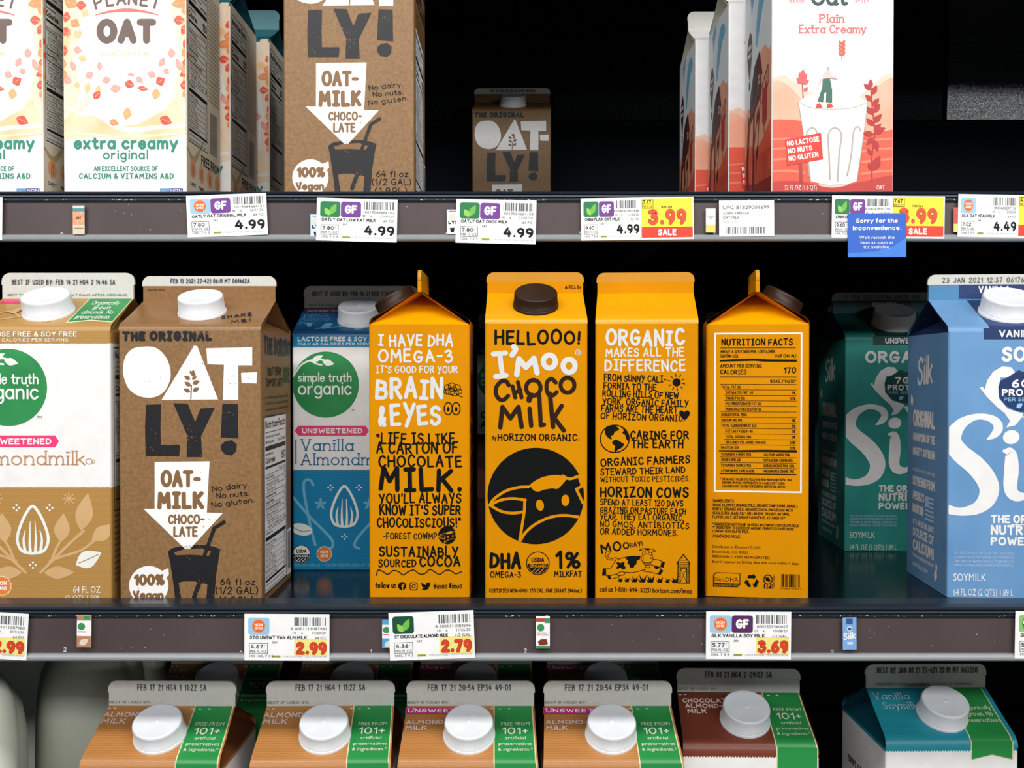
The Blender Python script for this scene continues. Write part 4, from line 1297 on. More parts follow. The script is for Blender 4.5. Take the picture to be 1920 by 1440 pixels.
    for s, y, w in (('Distributed by Danone US, LLC', 1031, 88), ('Broomfield, CO 80021', 1040.5, 64), ('PERISHABLE. KEEP REFRIGERATED.', 1049.5, 106), ('Best if opened by Sell-by date and used within 7 days.', 1059, 158)):
        A.t(s, 1348, y, 5.2, BLK, w=w, bold=.006)
    A.poly([(1349, 1082), (1354, 1077), (1399, 1077), (1399, 1099), (1394, 1104), (1349, 1104)], BLK, 2)
    A.poly([(1350.5, 1083), (1355, 1078.5), (1397.5, 1078.5), (1397.5, 1097), (1350.5, 1097)], YEL, 3)
    A.t("life'sDHA", 1352, 1094, 9, BLK, w=43, lv=4)
    A.t('HEALTHY BRAIN, EYES, HEART', 1351, 1102.5, 3.4, YEL, w=45, lv=3, bold=.01)
    for k in range(3):
        a = math.radians(120 * k - 90)
        cx, cy = 1420 + 9 * math.cos(a), 1092 + 9 * math.sin(a)
        ux, uy = -math.sin(a), math.cos(a)
        vx, vy = math.cos(a), math.sin(a)
        Q = lambda u, v: (cx + ux * u + vx * v, cy + uy * u + vy * v)
        A.poly([Q(-8, -3.6), Q(-6.5, 2), Q(2.5, 3.2), Q(2.5, 5.4), Q(8, -.5), Q(2.5, -5.6), Q(2.5, -3)], BLK, 3)
    A.ring(1449.5, 1088, 7.6, 8.6, 1.8, BLK, 3)
    A.leaf(1445, 1084, 1454, 1092, .3, BLK, 3)
    A.rect(1442, 1096, 1457.5, 1104.5, BLK, 4)
    A.t('BPI', 1444, 1103.2, 6.2, YEL, w=12, bold=.03, lv=5)
    A.t('COMPOSTABLE', 1462, 1104, 3.2, BLK, w=26, rot=-90)
    A.bar = 1.0
    A.barcode(1474, 1077, 1507, 1101, BLK)
    A.t('0 42365 00495 7', 1472, 1105, 3, BLK, w=38)
    return c


# ------------------------------------------------------------------ soy cartons with a big white script
def soy_carton(name, loc, rz, th):
    c = Carton(name, .0955, .188, loc, rz, bands=[(1.0, th['base'])], roof=th['base'], side_roof=th['side'], seal=SEALW, seal_low=th['low'], cap=CAPW, cap_r=.0182, cap_h=.0135, cap_pos=(.5, .5), ribs=60,
               fin=.0190, fin_up=.0075, ribbon=th['ribbon'])
    F = (1783, 617, 2047, 1123)
    PW, DK = th['white'], th['dark']
    A = c.art('front', F, seed=2)
    A.poly([(1848, 610), (1982, 610), (1978, 640), (1849, 640)], DK, 1)
    A.t(th['top'], 1877, 636, 14, PW, w=th['topw'], bold=.03)
    A.t(th['kind'], th['kx'], 682, 29, PW, w=th['kw'], bold=.035)
    # splash and badge
    Z = lambda pts: [(1700 + x / 3.6, 600 + y / 3.6) for x, y in pts]
    B = c.art('front', F, mb=c.sub('printed_badge', label='white splash curled round a dark protein badge'), seed=2)
    B.poly(Z([(545, 480), (560, 420), (600, 360), (660, 325), (720, 330), (760, 380), (720, 400), (650, 400), (640, 450), (640, 540), (700, 610), (800, 640), (800, 660), (750, 720), (690, 735), (715, 690), (680, 640), (620, 590), (560, 530), (518, 475)]), PW, 2)
    B.poly(Z([(650, 420), (700, 395), (770, 350), (850, 380), (930, 400), (960, 470), (950, 560), (890, 640), (760, 625), (690, 590), (640, 530), (635, 460)]), DK, 3)
    B.poly(Z([(800, 660), (900, 650), (990, 560), (1010, 470), (1050, 480), (1030, 600), (940, 700), (850, 740)]), PW, 2)
    B.ell(1846, 731, 3, 3, PW, 2, n=14)
    B.ell(1882, 797.5, 3, 3, PW, 2, n=14)
    x = 1918
    B.t(th['prot'], 1901, 730, 16, PW, w=35, bold=.035, lv=4)
    B.t('PROTEIN', 1883, 745.5, 13.5, PW, w=84, bold=.035, lv=4)
    B.t('PER SERVING', 1887, 755, 7, M('pale blue ink', '#8fc2e4', .5), w=76, bold=.015, lv=4)
    B.leaf(1910, 767, 1922, 759, .3, M('pale blue ink'), 4)
    # script word
    S = c.art('front', F, mb=c.sub('printed_script', label='huge white script word on the front'), seed=2)
    S.stroke([(1857, 826), (1869, 818), (1877, 806), (1872, 793), (1855, 785), (1833, 785), (1810, 796), (1795, 815), (1793, 833), (1806, 852), (1833, 874), (1852, 896), (1861, 918), (1855, 940), (1836, 956), (1808, 962), (1784, 958)], 10, PW, 2, smooth=True,
             ws=[3, 13, 17, 16, 12, 12, 20, 29, 33, 35, 37, 38, 37, 32, 22, 15, 17])
    S.ell(1901, 822, 15.5, 13, PW, 3, rot=-10)
    S.stroke([(1888, 848), (1900, 852), (1902, 880), (1900, 915), (1908, 930), (1926, 932), (1944, 920)], 20, PW, 3, smooth=True, ws=[6, 20, 27, 25, 22, 13, 3])
    S.stroke([(1942, 770), (1950, 790), (1944, 870), (1946, 920), (1958, 934), (1974, 924)], 20, PW, 2, smooth=True, ws=[8, 22, 24, 22, 14, 4])
    S.stroke([(1984, 772), (1992, 800), (1984, 880), (1986, 938)], 22, PW, 3, smooth=True, ws=[8, 22, 24, 20])
    S.stroke([(2030, 850), (2010, 862), (1994, 884), (2012, 918), (2036, 940)], 14, PW, 2, smooth=True, ws=[14, 12, 9, 16, 10])
    A.t('THE ORIGINAL', 1864, 983, 16, PW, w=128, bold=.035)
    A.rect(1902, 984.5, 1992, 986, PW, 2)
    A.t('NUTRITIONAL', 1864, 1005, 19, PW, w=150, bold=.035)
    A.t('POWERHOUSE', 1864, 1024.5, 16, PW, w=150, bold=.035)
    fi = M('faded print', th['faded'], .5)
    for i, s in enumerate(('*IN A DIET LOW IN SATURATED FAT AND CHOLESTEROL,', '25 GRAMS OF SOY PROTEIN PER DAY MAY REDUCE', 'THE RISK OF HEART DISEASE. A SERVING OF', 'VANILLA SOYMILK HAS 6 GRAMS OF SOY PROTEIN.')):
        A.t(s, 1796, 1042 + 7.6 * i, 5.2, fi, w=112, bold=.01)
    A.t('SOYMILK', 1795, 1092, 15, PW, w=61, bold=-.008)
    A.t('64 FL OZ (2 QTS) 1.89 L', 1795, 1119, 13, PW, w=112, bold=-.008)
    Sx = c.art('seal', (1735, 512, 1998, 565))
    Sx.hand(th['date'], 1764, 529, 11, DATEINK, w=190, sw=.1, jit=.2, gap=3.2, sp=8)
    Sx.poly([(1797, 533), (1930, 533), (1930, 566), (1797, 566)], th['low2'], 1)
    Sx.t(th['top'], 1866, 550, 14, PW, w=62, bold=.03, al='c')
    # left side: columns of small bold lines (frame millimetres, x 0 at the back edge)
    T = c.art('left', (0, 0, 95, 188), seed=7)
    T.hand('Silk', 26, 42, 22, PW, w=36, sw=.13, jit=.2, gap=1, slant=.15, rot=-4)
    T.leaf(14, 58, 12, 48, .3, PW, 3)
    y = 0
    for s, yy, h, b in (('ORIGINAL', 73, 13, .035), ('CHAMPIONS OF THE', 84, 6.5, .03), ('MIGHTY SOYBEAN', 95, 6.5, .03), ('100% NON-GMO VERIFIED', 107, 2.4, .02), ('SOYBEANS FROM', 118, 7.5, .03)):
        T.t(s, 16, yy, h, PW, w=52, bold=b)
    T.t("AMERICA'S", 16, 129, 7, PW, w=28, bold=.03)
    T.t('BACKYARD', 16, 139, 7, PW, w=27, bold=.03)
    for k in range(6):
        T.rect(47, 123 + 3.2 * k, 66, 124.6 + 3.2 * k, fi, 2)
    T.rect(47, 123, 55, 131, fi, 3)
    for s, yy, h, w in (("IT'S AN EXCELLENT", 148, 4.4, 50), ('SOURCE OF', 157, 7, 50), ('CALCIUM!', 168, 9, 50), ('TRY RICH AND SILKY CREAMY', 173, 2.6, 50), ('VISIT SILK.COM', 180, 3, 36)):
        T.t(s, 17, yy, h, PW, w=w, bold=.03)
    T.leaf(70, 182, 73, 172, .3, PW, 3)
    T.leaf(74, 174, 72, 168, .3, PW, 3)
    return c


# ------------------------------------------------------------------ tall oat cartons with scattered flakes (upper shelf, left)
def flake_carton(loc, rz):
    CR = M('cream board', '#f4f0ea', .4)
    SD = M('oat side board', '#c9bca4', .45, 'wipe', hex2='#d8cdb8', scale=14)
    c = Carton('oat_flake_carton', .0905, .1745, loc, rz, bands=[(1.0, CR)], roof=M('teal roof', '#2a6670', .4), seal=M('teal seal', '#35717a', .45), cap=CAPW, cap_r=.016)
    A = c.art('front', px=True, seed=9)
    cream = M('cream swirl', '#ebc596', .45, 'wipe', hex2='#f2dab8', scale=40)
    cream2 = M('pale swirl', '#f3ddc4', .45)
    A.poly([(118, 188), (150, 205), (185, 222), (220, 238), (260, 232), (310, 205), (353, 170), (353, 250), (300, 262), (240, 262), (180, 256), (118, 262)], cream, 1)
    A.stroke([(118, 198), (150, 212), (185, 216), (215, 236), (250, 244), (300, 238), (354, 236)], 8, WHITE, 2, smooth=True, ws=[3, 6, 10, 9, 10, 8, 7])
    A.stroke([(120, 250), (170, 252), (240, 258), (352, 248)], 5, cream2, 2, smooth=True)
    A.stroke([(330, 130), (335, 170), (315, 200)], 10, cream2, 2, smooth=True, ws=[2, 9, 3])
    A.stroke([(155, 150), (165, 185), (150, 205)], 10, cream2, 2, smooth=True, ws=[2, 9, 3])
    A.poly([(114, -75), (150, -75), (156, 0), (150, 60), (140, 110), (150, 160), (140, 200), (114, 205)], cream2, 1, smooth=True)
    A.poly([(356, -75), (325, -75), (318, 0), (330, 60), (338, 110), (328, 160), (335, 200), (356, 205)], cream2, 1, smooth=True)
    A.poly([(114, -75), (135, -75), (136, 20), (130, 90), (126, 150), (114, 160)], cream, 1, smooth=True)
    A.poly([(356, -75), (342, -75), (338, 20), (344, 90), (342, 170), (356, 180)], cream, 1, smooth=True)
    red, ora, pea, pnk, tan = (M('flake red', '#e8553f', .4), M('flake orange', '#f0935c', .4), M('flake peach', '#f7c48e', .4), M('flake pink', '#f2a39c', .4), M('flake tan', '#dfae72', .4))
    fl = A
    for x, y, rx, ry, r, m in ((134, 6, 14, 10, 20, ora), (153, 10, 9, 8, 0, red), (141, 44, 9, 8, 30, ora), (125, 32, 7, 9, 10, red), (338, 6, 16, 8, -10, ora), (336, 38, 10, 8, 0, red), (347, 18, 7, 9, 0, ora), (349, 80, 6, 10, 20, red), (344, 40, 8, 6, 0, pea),
                               (146, 64, 9, 7, -30, pea), (128, 62, 5, 8, 10, ora), (146, 94, 8, 6, 20, pnk), (137, 124, 6, 9, -20, pnk), (168, 141, 8, 6, -30, pnk), (127, 151, 8, 7, 20, pnk), (145, 160, 6, 5, 0, pea), (217, 166, 10, 7, -10, pnk), (184, 168, 5, 8, 20, pea),
                               (182, 178, 9, 6, -50, red), (243, 158, 9, 7, 20, red), (268, 166, 10, 4, 10, red), (262, 150, 8, 5, 40, pnk), (246, 140, 7, 3, 0, pnk), (301, 152, 9, 8, -30, red), (322, 100, 7, 8, 0, pnk), (304, 117, 6, 8, 30, pnk), (335, 121, 6, 10, -15, pnk), (312, 134, 6, 5, 30, pnk),
                               (293, 176, 8, 9, 10, tan), (165, 165, 6, 9, 10, pea), (239, 213, 8, 10, 10, tan), (214, 230, 9, 6, 20, ora), (311, 226, 12, 8, 25, red), (345, 130, 6, 8, 0, ora), (187, 124, 5, 7, 0, pnk), (348, 150, 5, 8, 0, tan), (122, 95, 5, 9, 0, red), (121, 120, 4, 7, 0, ora), (347, 55, 8, 10, 30, red), (348, 100, 8, 9, -20, ora), (349, 118, 7, 9, 10, red), (347, 138, 7, 10, 60, red), (346, 160, 8, 8, 0, red), (349, 176, 7, 7, 40, ora), (347, -10, 12, 9, 10, ora), (348, -35, 9, 9, 50, red), (330, -20, 10, 8, 0, pea), (122, -20, 11, 9, 20, red), (140, -30, 10, 8, -20, ora), (121, 60, 8, 9, 40, red), (120, 140, 7, 8, 10, ora), (160, 25, 8, 7, 30, pea), (155, 110, 8, 6, 20, pea), (200, 150, 8, 6, -20, pnk), (285, 140, 8, 6, 30, pnk)):
        fl.leaf(x - rx * math.cos(math.radians(r)) * 1.05, y - rx * math.sin(math.radians(r)) * 1.05, x + rx * math.cos(math.radians(r)) * 1.05, y + rx * math.sin(math.radians(r)) * 1.05, ry / rx * .52, m, 2)
        fl.stroke([(x - rx * .6 * math.cos(math.radians(r)), y - rx * .6 * math.sin(math.radians(r))), (x + rx * .6 * math.cos(math.radians(r)), y + rx * .6 * math.sin(math.radians(r)))], .9, pea, 3)
    br = M('faded brown ink', '#6e5a52', .5)
    B = c.art('front', px=True, mb=c.sub('printed_title', label='brown capitals under a red arc'), seed=2)
    for k, ch in enumerate('PLANET'):
        a = (k - 2.5) * 6.0
        px, py = 238 + 196 * math.sin(math.radians(a)), 204 - 196 * math.cos(math.radians(a))
        B.t(ch, px, py + 2, 24, br, bold=.02, al='c', rot=a)
    pts = [(238 + 190 * math.sin(math.radians(a)), 209 - 190 * math.cos(math.radians(a))) for a in range(-18, 19, 4)]
    B.stroke(pts, 4, M('arc red', '#e0756a', .5), 3, ws=[1.2, 3, 4, 5, 6, 6, 5, 4, 3, 1.2][:len(pts)])
    B.t('OAT', 181, 82, 47, br, w=112, bold=.055)
    B.t('OATMILK', 190, 105, 10, cream, w=92, bold=.01)
    tg = M('teal ink', '#2f8a76', .5)
    A.hand('extra creamy', 138, 280, 25, tg, w=196, sw=.2, jit=.1, gap=1.6)
    A.hand('original', 193, 299, 19, tg, w=85, sw=.15, jit=.1, gap=1.8)
    A.hand('AN EXCELLENT SOURCE OF', 176, 321, 10, tg, w=120, sw=.17, jit=.2)
    A.hand('CALCIUM & VITAMINS A&D', 148, 335.5, 11, tg, w=178, sw=.2, jit=.2)
    A.rect(300, 353, 318, 372, M('sky blue', '#5d9ad0', .5), 2)
    A.leaf(303, 358, 312, 366, .4, ora, 3)
    A.rect(318, 353, 343, 372, M('navy ink', '#27357e', .5), 2)
    A.t('NON', 320, 360, 5, PAPER, w=21, bold=.02)
    A.t('GMO', 320, 367, 5, PAPER, w=21, bold=.02)
    T = c.art('right', (0, 0, 90, 174), seed=4)
    T.rect(0, 0, 90, 174, SD, 1)
    for x, y, r, m in ((3, 40, 3, ora), (2, 62, 2.6, red), (3, 72, 2.4, red), (2, 88, 2.4, ora), (2, 30, 3, ora)):
        T.ell(x, y, r * .8, r, m, 2)
    T.stroke([(2, 140), (16, 146), (30, 138), (44, 126)], 4, M('side swirl', '#b69c72', .45), 2, smooth=True, ws=[2, 5, 4, 1])
    P = c.art('right', (0, 0, 90, 174), mb=c.sub('nutrition_panel', label='nutrition panel in black print on the side'))
    P.facts(4, 8, 50, 126, INK, cal='120', paper=M('grey panel', '#cdc8be', .5))
    for i in range(26):
        T.t('INGREDIENTS: OATMILK (FILTERED WATER, OATS)', 57, 12 + 3.2 * i, 1.8, GREYINK, w=30)
    T.bar = .5
    for i in range(30):
        T.rect(60, 100 + 1.1 * i, 80, 100.6 + 1.1 * i, GREYINK, 2)
    T.hand('FREE FROM', 36, 146, 8, INK, w=50, sw=.2, jit=.2)
    ic = M('icon peach', '#d99a6c', .5)
    for i, s in enumerate(('DAIRY', 'PEANUTS', 'GLUTEN', 'SOY')):
        T.ell(15 + 22 * i, 153, 7.5, 7, ic, 2)
        T.stroke([(15 + 22 * i, 149), (13.5 + 22 * i, 152), (13.5 + 22 * i, 157), (16.5 + 22 * i, 157), (16.5 + 22 * i, 152)], .8, INK, 3, closed=True)
        T.t(s, 15 + 22 * i, 166, 3, INK, w=14, bold=.02, al='c')
    return c


# ------------------------------------------------------------------ tall oat cartons with a red farm scene (upper shelf, right)
def farm_carton(loc, rz):
    WB = M('farm white board', '#f0eeee', .38)
    c = Carton('oat_farm_carton', .0898, .1745, loc, rz, bands=[(1.0, WB)], roof=WB, side_roof=M('roof cream', '#d9d6c8', .4), seal=SEALW, cap=CAPW, cap_r=.016)
    A = c.art('front', px=True, seed=2)
    peach, coral, red, maroon = (M('hill peach', '#efa283', .42, 'wipe', hex2='#f3b9a0', scale=30), M('hill coral', '#ea5b43', .42), M('field red', '#da3c2c', .42), M('field maroon', '#b23a34', .42))
    dred = M('plant red', '#b5302e', .45)
    A.poly([(1440, 150), (1470, 140), (1500, 160), (1530, 178), (1560, 186), (1600, 190), (1630, 165), (1660, 140), (1690, 138), (1690, 390), (1430, 390)], M('hill pale', '#f3c9b4', .42), 1)
    A.poly([(1440, 160), (1462, 152), (1490, 172), (1508, 205), (1512, 300), (1510, 420), (1400, 420), (1400, 200)], peach, 2, smooth=True)
    A.poly([(1610, 250), (1625, 190), (1650, 158), (1685, 148), (1720, 200), (1720, 420), (1605, 420)], peach, 2, smooth=True)
    A.poly([(1440, 226), (1470, 224), (1505, 228), (1528, 244), (1530, 300), (1530, 430), (1400, 430), (1400, 240)], coral, 3, smooth=True)
    A.poly([(1605, 258), (1640, 250), (1685, 243), (1720, 260), (1720, 430), (1595, 430)], coral, 3, smooth=True)
    st = M('field stripe', '#f0856a', .42)
    for y in (262, 280, 300, 322):
        A.stroke([(1446, y), (1475, y - 2), (1508, y + 2)], 4, st, 4, smooth=True)
        A.stroke([(1616, y + 4), (1645, y), (1672, y - 2)], 4, st, 4, smooth=True)
    A.poly([(1440, 342), (1500, 340), (1560, 352), (1620, 340), (1690, 332), (1720, 400), (1690, 430), (1430, 430), (1400, 360)], M('ground red', '#c23d35', .42), 4, smooth=True)
    Gl = c.art('front', px=True, mb=c.sub('printed_glass', label='tall white glass with a figure standing on its rim'), seed=5)
    gw, gs = M('glass white', '#fbf8f4', .4), M('glass line', '#b3a99f', .4)
    Gl.poly([(1497, 192), (1515, 178), (1560, 172), (1605, 178), (1626, 192), (1622, 230), (1612, 300), (1606, 340), (1586, 346), (1550, 347), (1520, 340), (1514, 300), (1503, 230)], gw, 6)
    for q in ([(1518, 330), (1514, 290), (1512, 252), (1522, 240), (1532, 250), (1536, 290)], [(1556, 336), (1554, 290), (1553, 252), (1565, 240), (1577, 252), (1573, 290), (1570, 340)], [(1588, 330), (1596, 290), (1600, 248), (1608, 238), (1614, 246)]):
        Gl.stroke(q, 3.2, gs, 7, smooth=True)
    Gl.stroke([(1498, 192), (1520, 202), (1560, 205), (1600, 202), (1626, 192)], 1.3, gs, 7, smooth=True)
    Gl.stroke([(1497, 192), (1503, 230), (1514, 300), (1520, 340)], 1.4, gs, 7)
    Gl.stroke([(1626, 192), (1622, 230), (1612, 300), (1606, 340)], 1.4, gs, 7)
    gt = M('trouser green', '#3a6a58', .45)
    Gl.poly([(1543, 147), (1556, 148), (1560, 170), (1560, 193), (1548, 192), (1549, 172), (1545, 176), (1543, 192), (1532, 191), (1541, 166)], gt, 8)
    Gl.poly([(1530, 197), (1537, 193), (1542, 202), (1530, 203)], red, 8)
    Gl.poly([(1550, 195), (1558, 194), (1563, 201), (1550, 203)], red, 8)
    pk = M('shirt pink', '#f3c3be', .45)
    Gl.poly([(1551, 130), (1556, 134), (1560, 142), (1571, 146), (1570, 149), (1558, 147), (1543, 148), (1538, 158), (1533, 157), (1544, 138)], pk, 8)
    Gl.ell(1553, 128, 2.2, 3, gs, 8, n=12)
    Gl.stroke([(1571, 190), (1573, 160)], 1, pk, 8)
    # plants
    for x, y, s in ((1578, 93, 1),):
        A.stroke([(x, y + 20), (x, y - 10)], 1, coral, 5)
        for k in range(4):
            A.leaf(x, y + 12 - 7 * k, x - 6, y + 4 - 7 * k, .25, coral, 5)
            A.leaf(x, y + 12 - 7 * k, x + 7, y + 3 - 7 * k, .25, coral, 5)
    A.stroke([(1506, 190), (1504, 150)], 2, dred, 5)
    for q in ((1504, 150, 1498, 136), (1504, 152, 1513, 138), (1505, 158, 1493, 146), (1505, 158, 1517, 150), (1504, 146, 1506, 130), (1507, 172, 1515, 163)):
        A.leaf(*q, .3, M('plant pink', '#d9605c', .45), 5)
    A.stroke([(1635, 338), (1634, 300), (1640, 250), (1635, 200), (1632, 150)], 2.2, dred, 8, smooth=True)
    for q in ((1633, 168, 1619, 158), (1632, 165, 1632, 148), (1634, 178, 1644, 160), (1635, 190, 1622, 178), (1636, 200, 1648, 184), (1637, 215, 1624, 200), (1637, 212, 1650, 195), (1638, 230, 1653, 214), (1638, 236, 1624, 222), (1638, 246, 1652, 232),
              (1638, 252, 1617, 250), (1638, 250, 1660, 240), (1637, 258, 1624, 272), (1638, 262, 1646, 284), (1635, 290, 1625, 278), (1634, 320, 1628, 305), (1634, 322, 1650, 292)):
        A.leaf(*q, .26, dred, 8)
    A.stroke([(1500, 300), (1502, 340)], 6, maroon, 8)
    Sg = c.art('front', px=True, mb=c.sub('printed_sign', label='tilted red sign with white capitals'), seed=3)
    Sg.poly([(1472, 262), (1539, 249), (1543, 299), (1475, 311)], red, 9)
    for i, s in enumerate((('NO LACTOSE', 61), ('NO NUTS', 46), ('NO GLUTEN', 56))):
        Sg.hand(s[0], 1476 + i * 1.6, 275 + 14 * i, 10, PAPER, w=s[1], sw=.2, rot=-9, lv=10, jit=.4)
    A.t('52 FL OZ (1.6 QT)', 1471, 356, 9, PAPER, w=60, lv=9)
    A.t('OAT', 1643, 356, 9, PAPER, w=15, lv=9)
    pr = M('title coral', '#dd6b66', .45)
    A.hand('Plain', 1536, 43, 17, pr, w=47, sw=.16, jit=0, serif=.9, gap=1.4)
    A.hand('Extra Creamy', 1498, 63, 17, pr, w=126, sw=.15, jit=0, serif=.9, gap=1.4)
    dg = M('title green', '#23423c', .45)
    A.hand('Oat', 1520, 11, 32, dg, w=70, sw=.2, jit=0, serif=.9, gap=1)
    A.t('BASED', 1480, 5.5, 6, pr, w=29, bold=.01)
    A.t('STYLE', 1603, 5.5, 6, pr, w=26, bold=.01)
    # left side: clouds, balloon, barn on stilts, hills (mm, x 0 at the back edge)
    T = c.art('left', (0, 0, 90, 174), seed=4)
    sky = M('side sky', '#e2e9eb', .42)
    cl = M('cloud blue', '#7fb6d8', .45, 'wipe', hex2='#6aa6d0', scale=60)
    bn, bn2 = M('barn maroon', '#5c1d24', .45), M('barn dark', '#341620', .45)
    T.rect(0, 0, 90, 174, sky, 1)
    T.poly([(20, 8), (38, 0), (34, 10), (24, 22)], cl, 2)
    T.poly([(38, 46), (46, 22), (58, 10), (72, 12), (76, 20), (62, 26), (50, 42), (42, 52)], cl, 2, smooth=True)
    T.poly([(0, 104), (12, 92), (22, 100), (34, 86), (52, 60), (70, 58), (82, 66), (90, 62), (90, 174), (0, 174)], M('side peach', '#e89a78', .42, 'wipe', hex2='#eca88a', scale=30), 2)
    T.poly([(0, 134), (20, 124), (40, 132), (60, 128), (76, 122), (90, 116), (90, 174), (0, 174)], M('side coral', '#dc5038', .42, 'wipe', hex2='#e8684a', scale=60), 3)
    T.poly([(0, 152), (40, 158), (90, 160), (90, 174), (0, 174)], M('side maroon', '#8e2a26', .42), 4)
    T.poly([(10, 60), (7, 50), (10, 38), (20, 32), (28, 40), (28, 54), (20, 72), (17, 72)], PAPER, 4, smooth=True)
    T.poly([(11, 59), (9, 50), (12, 40), (20, 34), (26, 41), (26, 53), (19, 71), (17, 71)], bn2, 5, smooth=True)
    T.rect(15, 73, 20, 79, bn2, 5)
    T.t('VEGAN', 12, 48, 4, PAPER, w=12, bold=.02, lv=6)
    T.t('FRIENDLY', 11, 54, 3.4, PAPER, w=14, bold=.02, lv=6)
    T.poly([(22, 84), (34, 66), (52, 58), (62, 78), (58, 78), (58, 92), (20, 108)], bn, 5)
    T.poly([(22, 84), (34, 66), (52, 58), (44, 72), (34, 92), (18, 98)], bn2, 6)
    for q in ((48, 76, 51, 79), (52, 76, 55, 79), (48, 80, 51, 83), (52, 80, 55, 83)):
        T.rect(*q, M('window pale', '#d8b0a4', .5), 7)
    T.stroke([(58, 88), (80, 76), (80, 90), (60, 100)], 1, bn, 6)
    for x in (64, 70, 75):
        T.stroke([(x, 84 - (x - 64) * .5), (x, 98 - (x - 64) * .5)], .8, bn, 6)
    T.stroke([(34, 100), (30, 168)], 5, bn, 5)
    T.stroke([(16, 104), (10, 140), (14, 168)], 7, bn2, 5)
    T.stroke([(56, 94), (48, 124), (44, 140)], 1.6, bn, 6)
    T.stroke([(46, 104), (36, 124)], 1.6, bn, 6)
    for q in ((44, 112, 50, 100), (42, 140, 48, 128)):
        T.leaf(*q, .3, bn, 6)
    T.stroke([(68, 124), (69, 96)], 1.2, bn, 6)
    for k in range(5):
        T.leaf(68.5, 118 - 5 * k, 62, 108 - 5 * k, .28, dred, 7)
        T.leaf(68.5, 118 - 5 * k, 76, 106 - 5 * k, .28, dred, 7)
    for k in range(12):
        T.stroke([(30 + 5 * k, 168), (34 + 5 * k, 150), (32 + 5 * k, 138)], 1.2, M('side stalk', '#b03a2a', .45), 5)
    return c


# ------------------------------------------------------------------ lower-row almond and soy cartons seen from above
def ribbon_carton(name, loc, rz, th):
    GR = M('ribbon green', '#2b9048', .34, scale=30)
    ED = M('ribbon edge', '#e8dcae', .4)
    WV = th['weave']
    rb = th['ribbon']                                      # (u0, u1) of the green ribbon
    c = Carton(name, .0955, .188, loc, rz, bands=[(.955, WHITE), (1.0, WV)], roof=th['roof'], side_roof=th['side'], seal=SEALW, cap=CAPW, cap_r=.0172, cap_h=.0135, cap_pos=th['cap'], ribs=40, rise=.0235, fin=.0178, fin_up=.0082, rnd=.006, finw=.952,
               ribbon=[(rb[0] - .008, ED), (rb[0], GR), (rb[1], ED), (rb[1] + .008, th['roof'])])
    F = (0, 0, 95.5, 188)
    A = c.art('front', F)
    W = 95.5
    rl = 60 if th['rib'] == '101' else 15
    for k, (e, m) in enumerate(((.008, ED), (0, GR))):
        xa, xb = (rb[0] - e) * W, (rb[1] + e) * W
        A.poly([(xa, 0), (xb, 0), (xb, rl - k * .8), ((xa + xb) / 2, rl - 3.5 - k * .8), (xa, rl - k * .8)], m, 1 + k)
    for k in range(48):
        x = 2 * k
        if not rb[0] * W - 2 < x < rb[1] * W:
            A.poly([(x, 8.6), (x + 1, 7.6), (x + 2, 8.6)], WHITE, 1)
    S = c.art('seal', (0, 0, 100, 19))
    S.hand(th['date'], th.get('dx', 24), 7.2, 4.8, DATEINK, w=th.get('dw', 52), sw=.11, jit=.25, gap=3.2, sp=7.5)
    gi = M('green print', '#5d8a66', .5)
    S.t(th.get('note', 'BEST IF USED BY:'), th.get('nx', 3), 17.2, 2.2, gi, w=th.get('nw', 31))
    R = c.art('roof', (0, 0, 100, 54))
    for s, x, y, h, w, m in th['lines']:
        R.t(s, x, y, h, m, w=w, bold=.035)
    if th.get('pill'):
        P = c.art('roof', (0, 0, 100, 54), mb=c.sub('printed_banner', 'gable_top', 'magenta banner with white capitals on the roof'))
        P.rect(1.5, 1.6, 60, 8.4, M('magenta label', '#c22a72', .4), 2)
        P.t('UNSWEETENED', 3.5, 6.9, 4, PAPER, w=55, bold=.025)
    if th.get('serif'):
        R.hand('Vanilla', 5, 13, 7.5, th['pale'], w=28, sw=.1, jit=0, serif=.9)
        R.hand('Soymilk', 9, 23, 7.5, th['pale'], w=27, sw=.1, jit=0, serif=.9)
    cx = (rb[0] + rb[1]) * 50
    pm = M('ribbon print', '#dfe8cf', .45)
    if th['rib'] == '101':
        for s, y, h, w in (('FREE FROM', 19.4, 3.2, 21), ('101+', 28, 6.6, 19), ('artificial', 33, 3.2, 15), ('preservatives', 38.4, 3.2, 24), ('& ingredients.*', 43.6, 3.2, 25)):
            R.t(s, cx, y, h, pm, w=w, al='c', bold=.008 if h < 6 else .016)
        for x, y in ((rb[0] * 100 - 3, 3), (rb[0] * 100 + 3, 3.4), (rb[0] * 100 + 10, 3.2), (4, 3.2), (8, 3)):
            R.ell(x, y, 1.2, .5, PAPER, 4, n=8, wob=.6)
    else:
        for s, y, w in (('Organically', 24, 22), ('grown. No', 30.5, 20), ('preservatives.', 37, 28)):
            R.hand(s, cx + 1, y, 4.6, M('ribbon print mint', '#bfe0b4', .45), w=w, sw=.13, jit=0, al='c', gap=1.3)
    T = c.art('right', F)
    P = c.art('right', F, mb=c.sub('nutrition_panel', label='nutrition panel printed on the side'))
    P.facts(8, 30, 64, 120, INK)
    T = c.art('left', F)
    T.t('SIMPLY PURE AND', 16, 44, 6, GREYINK, w=60, bold=.03)
    T.t('DELICIOUS', 22, 53, 6, GREYINK, w=42, bold=.03)
    for i in range(7):
        T.t('Our soymilk is made with organic soybeans', 12, 64 + 6 * i, 2.4, GREYINK, w=66)
    return c

# ------------------------------------------------------------------ the chiller: walls, floor, shelves
def z_(z):
    return CZ + z


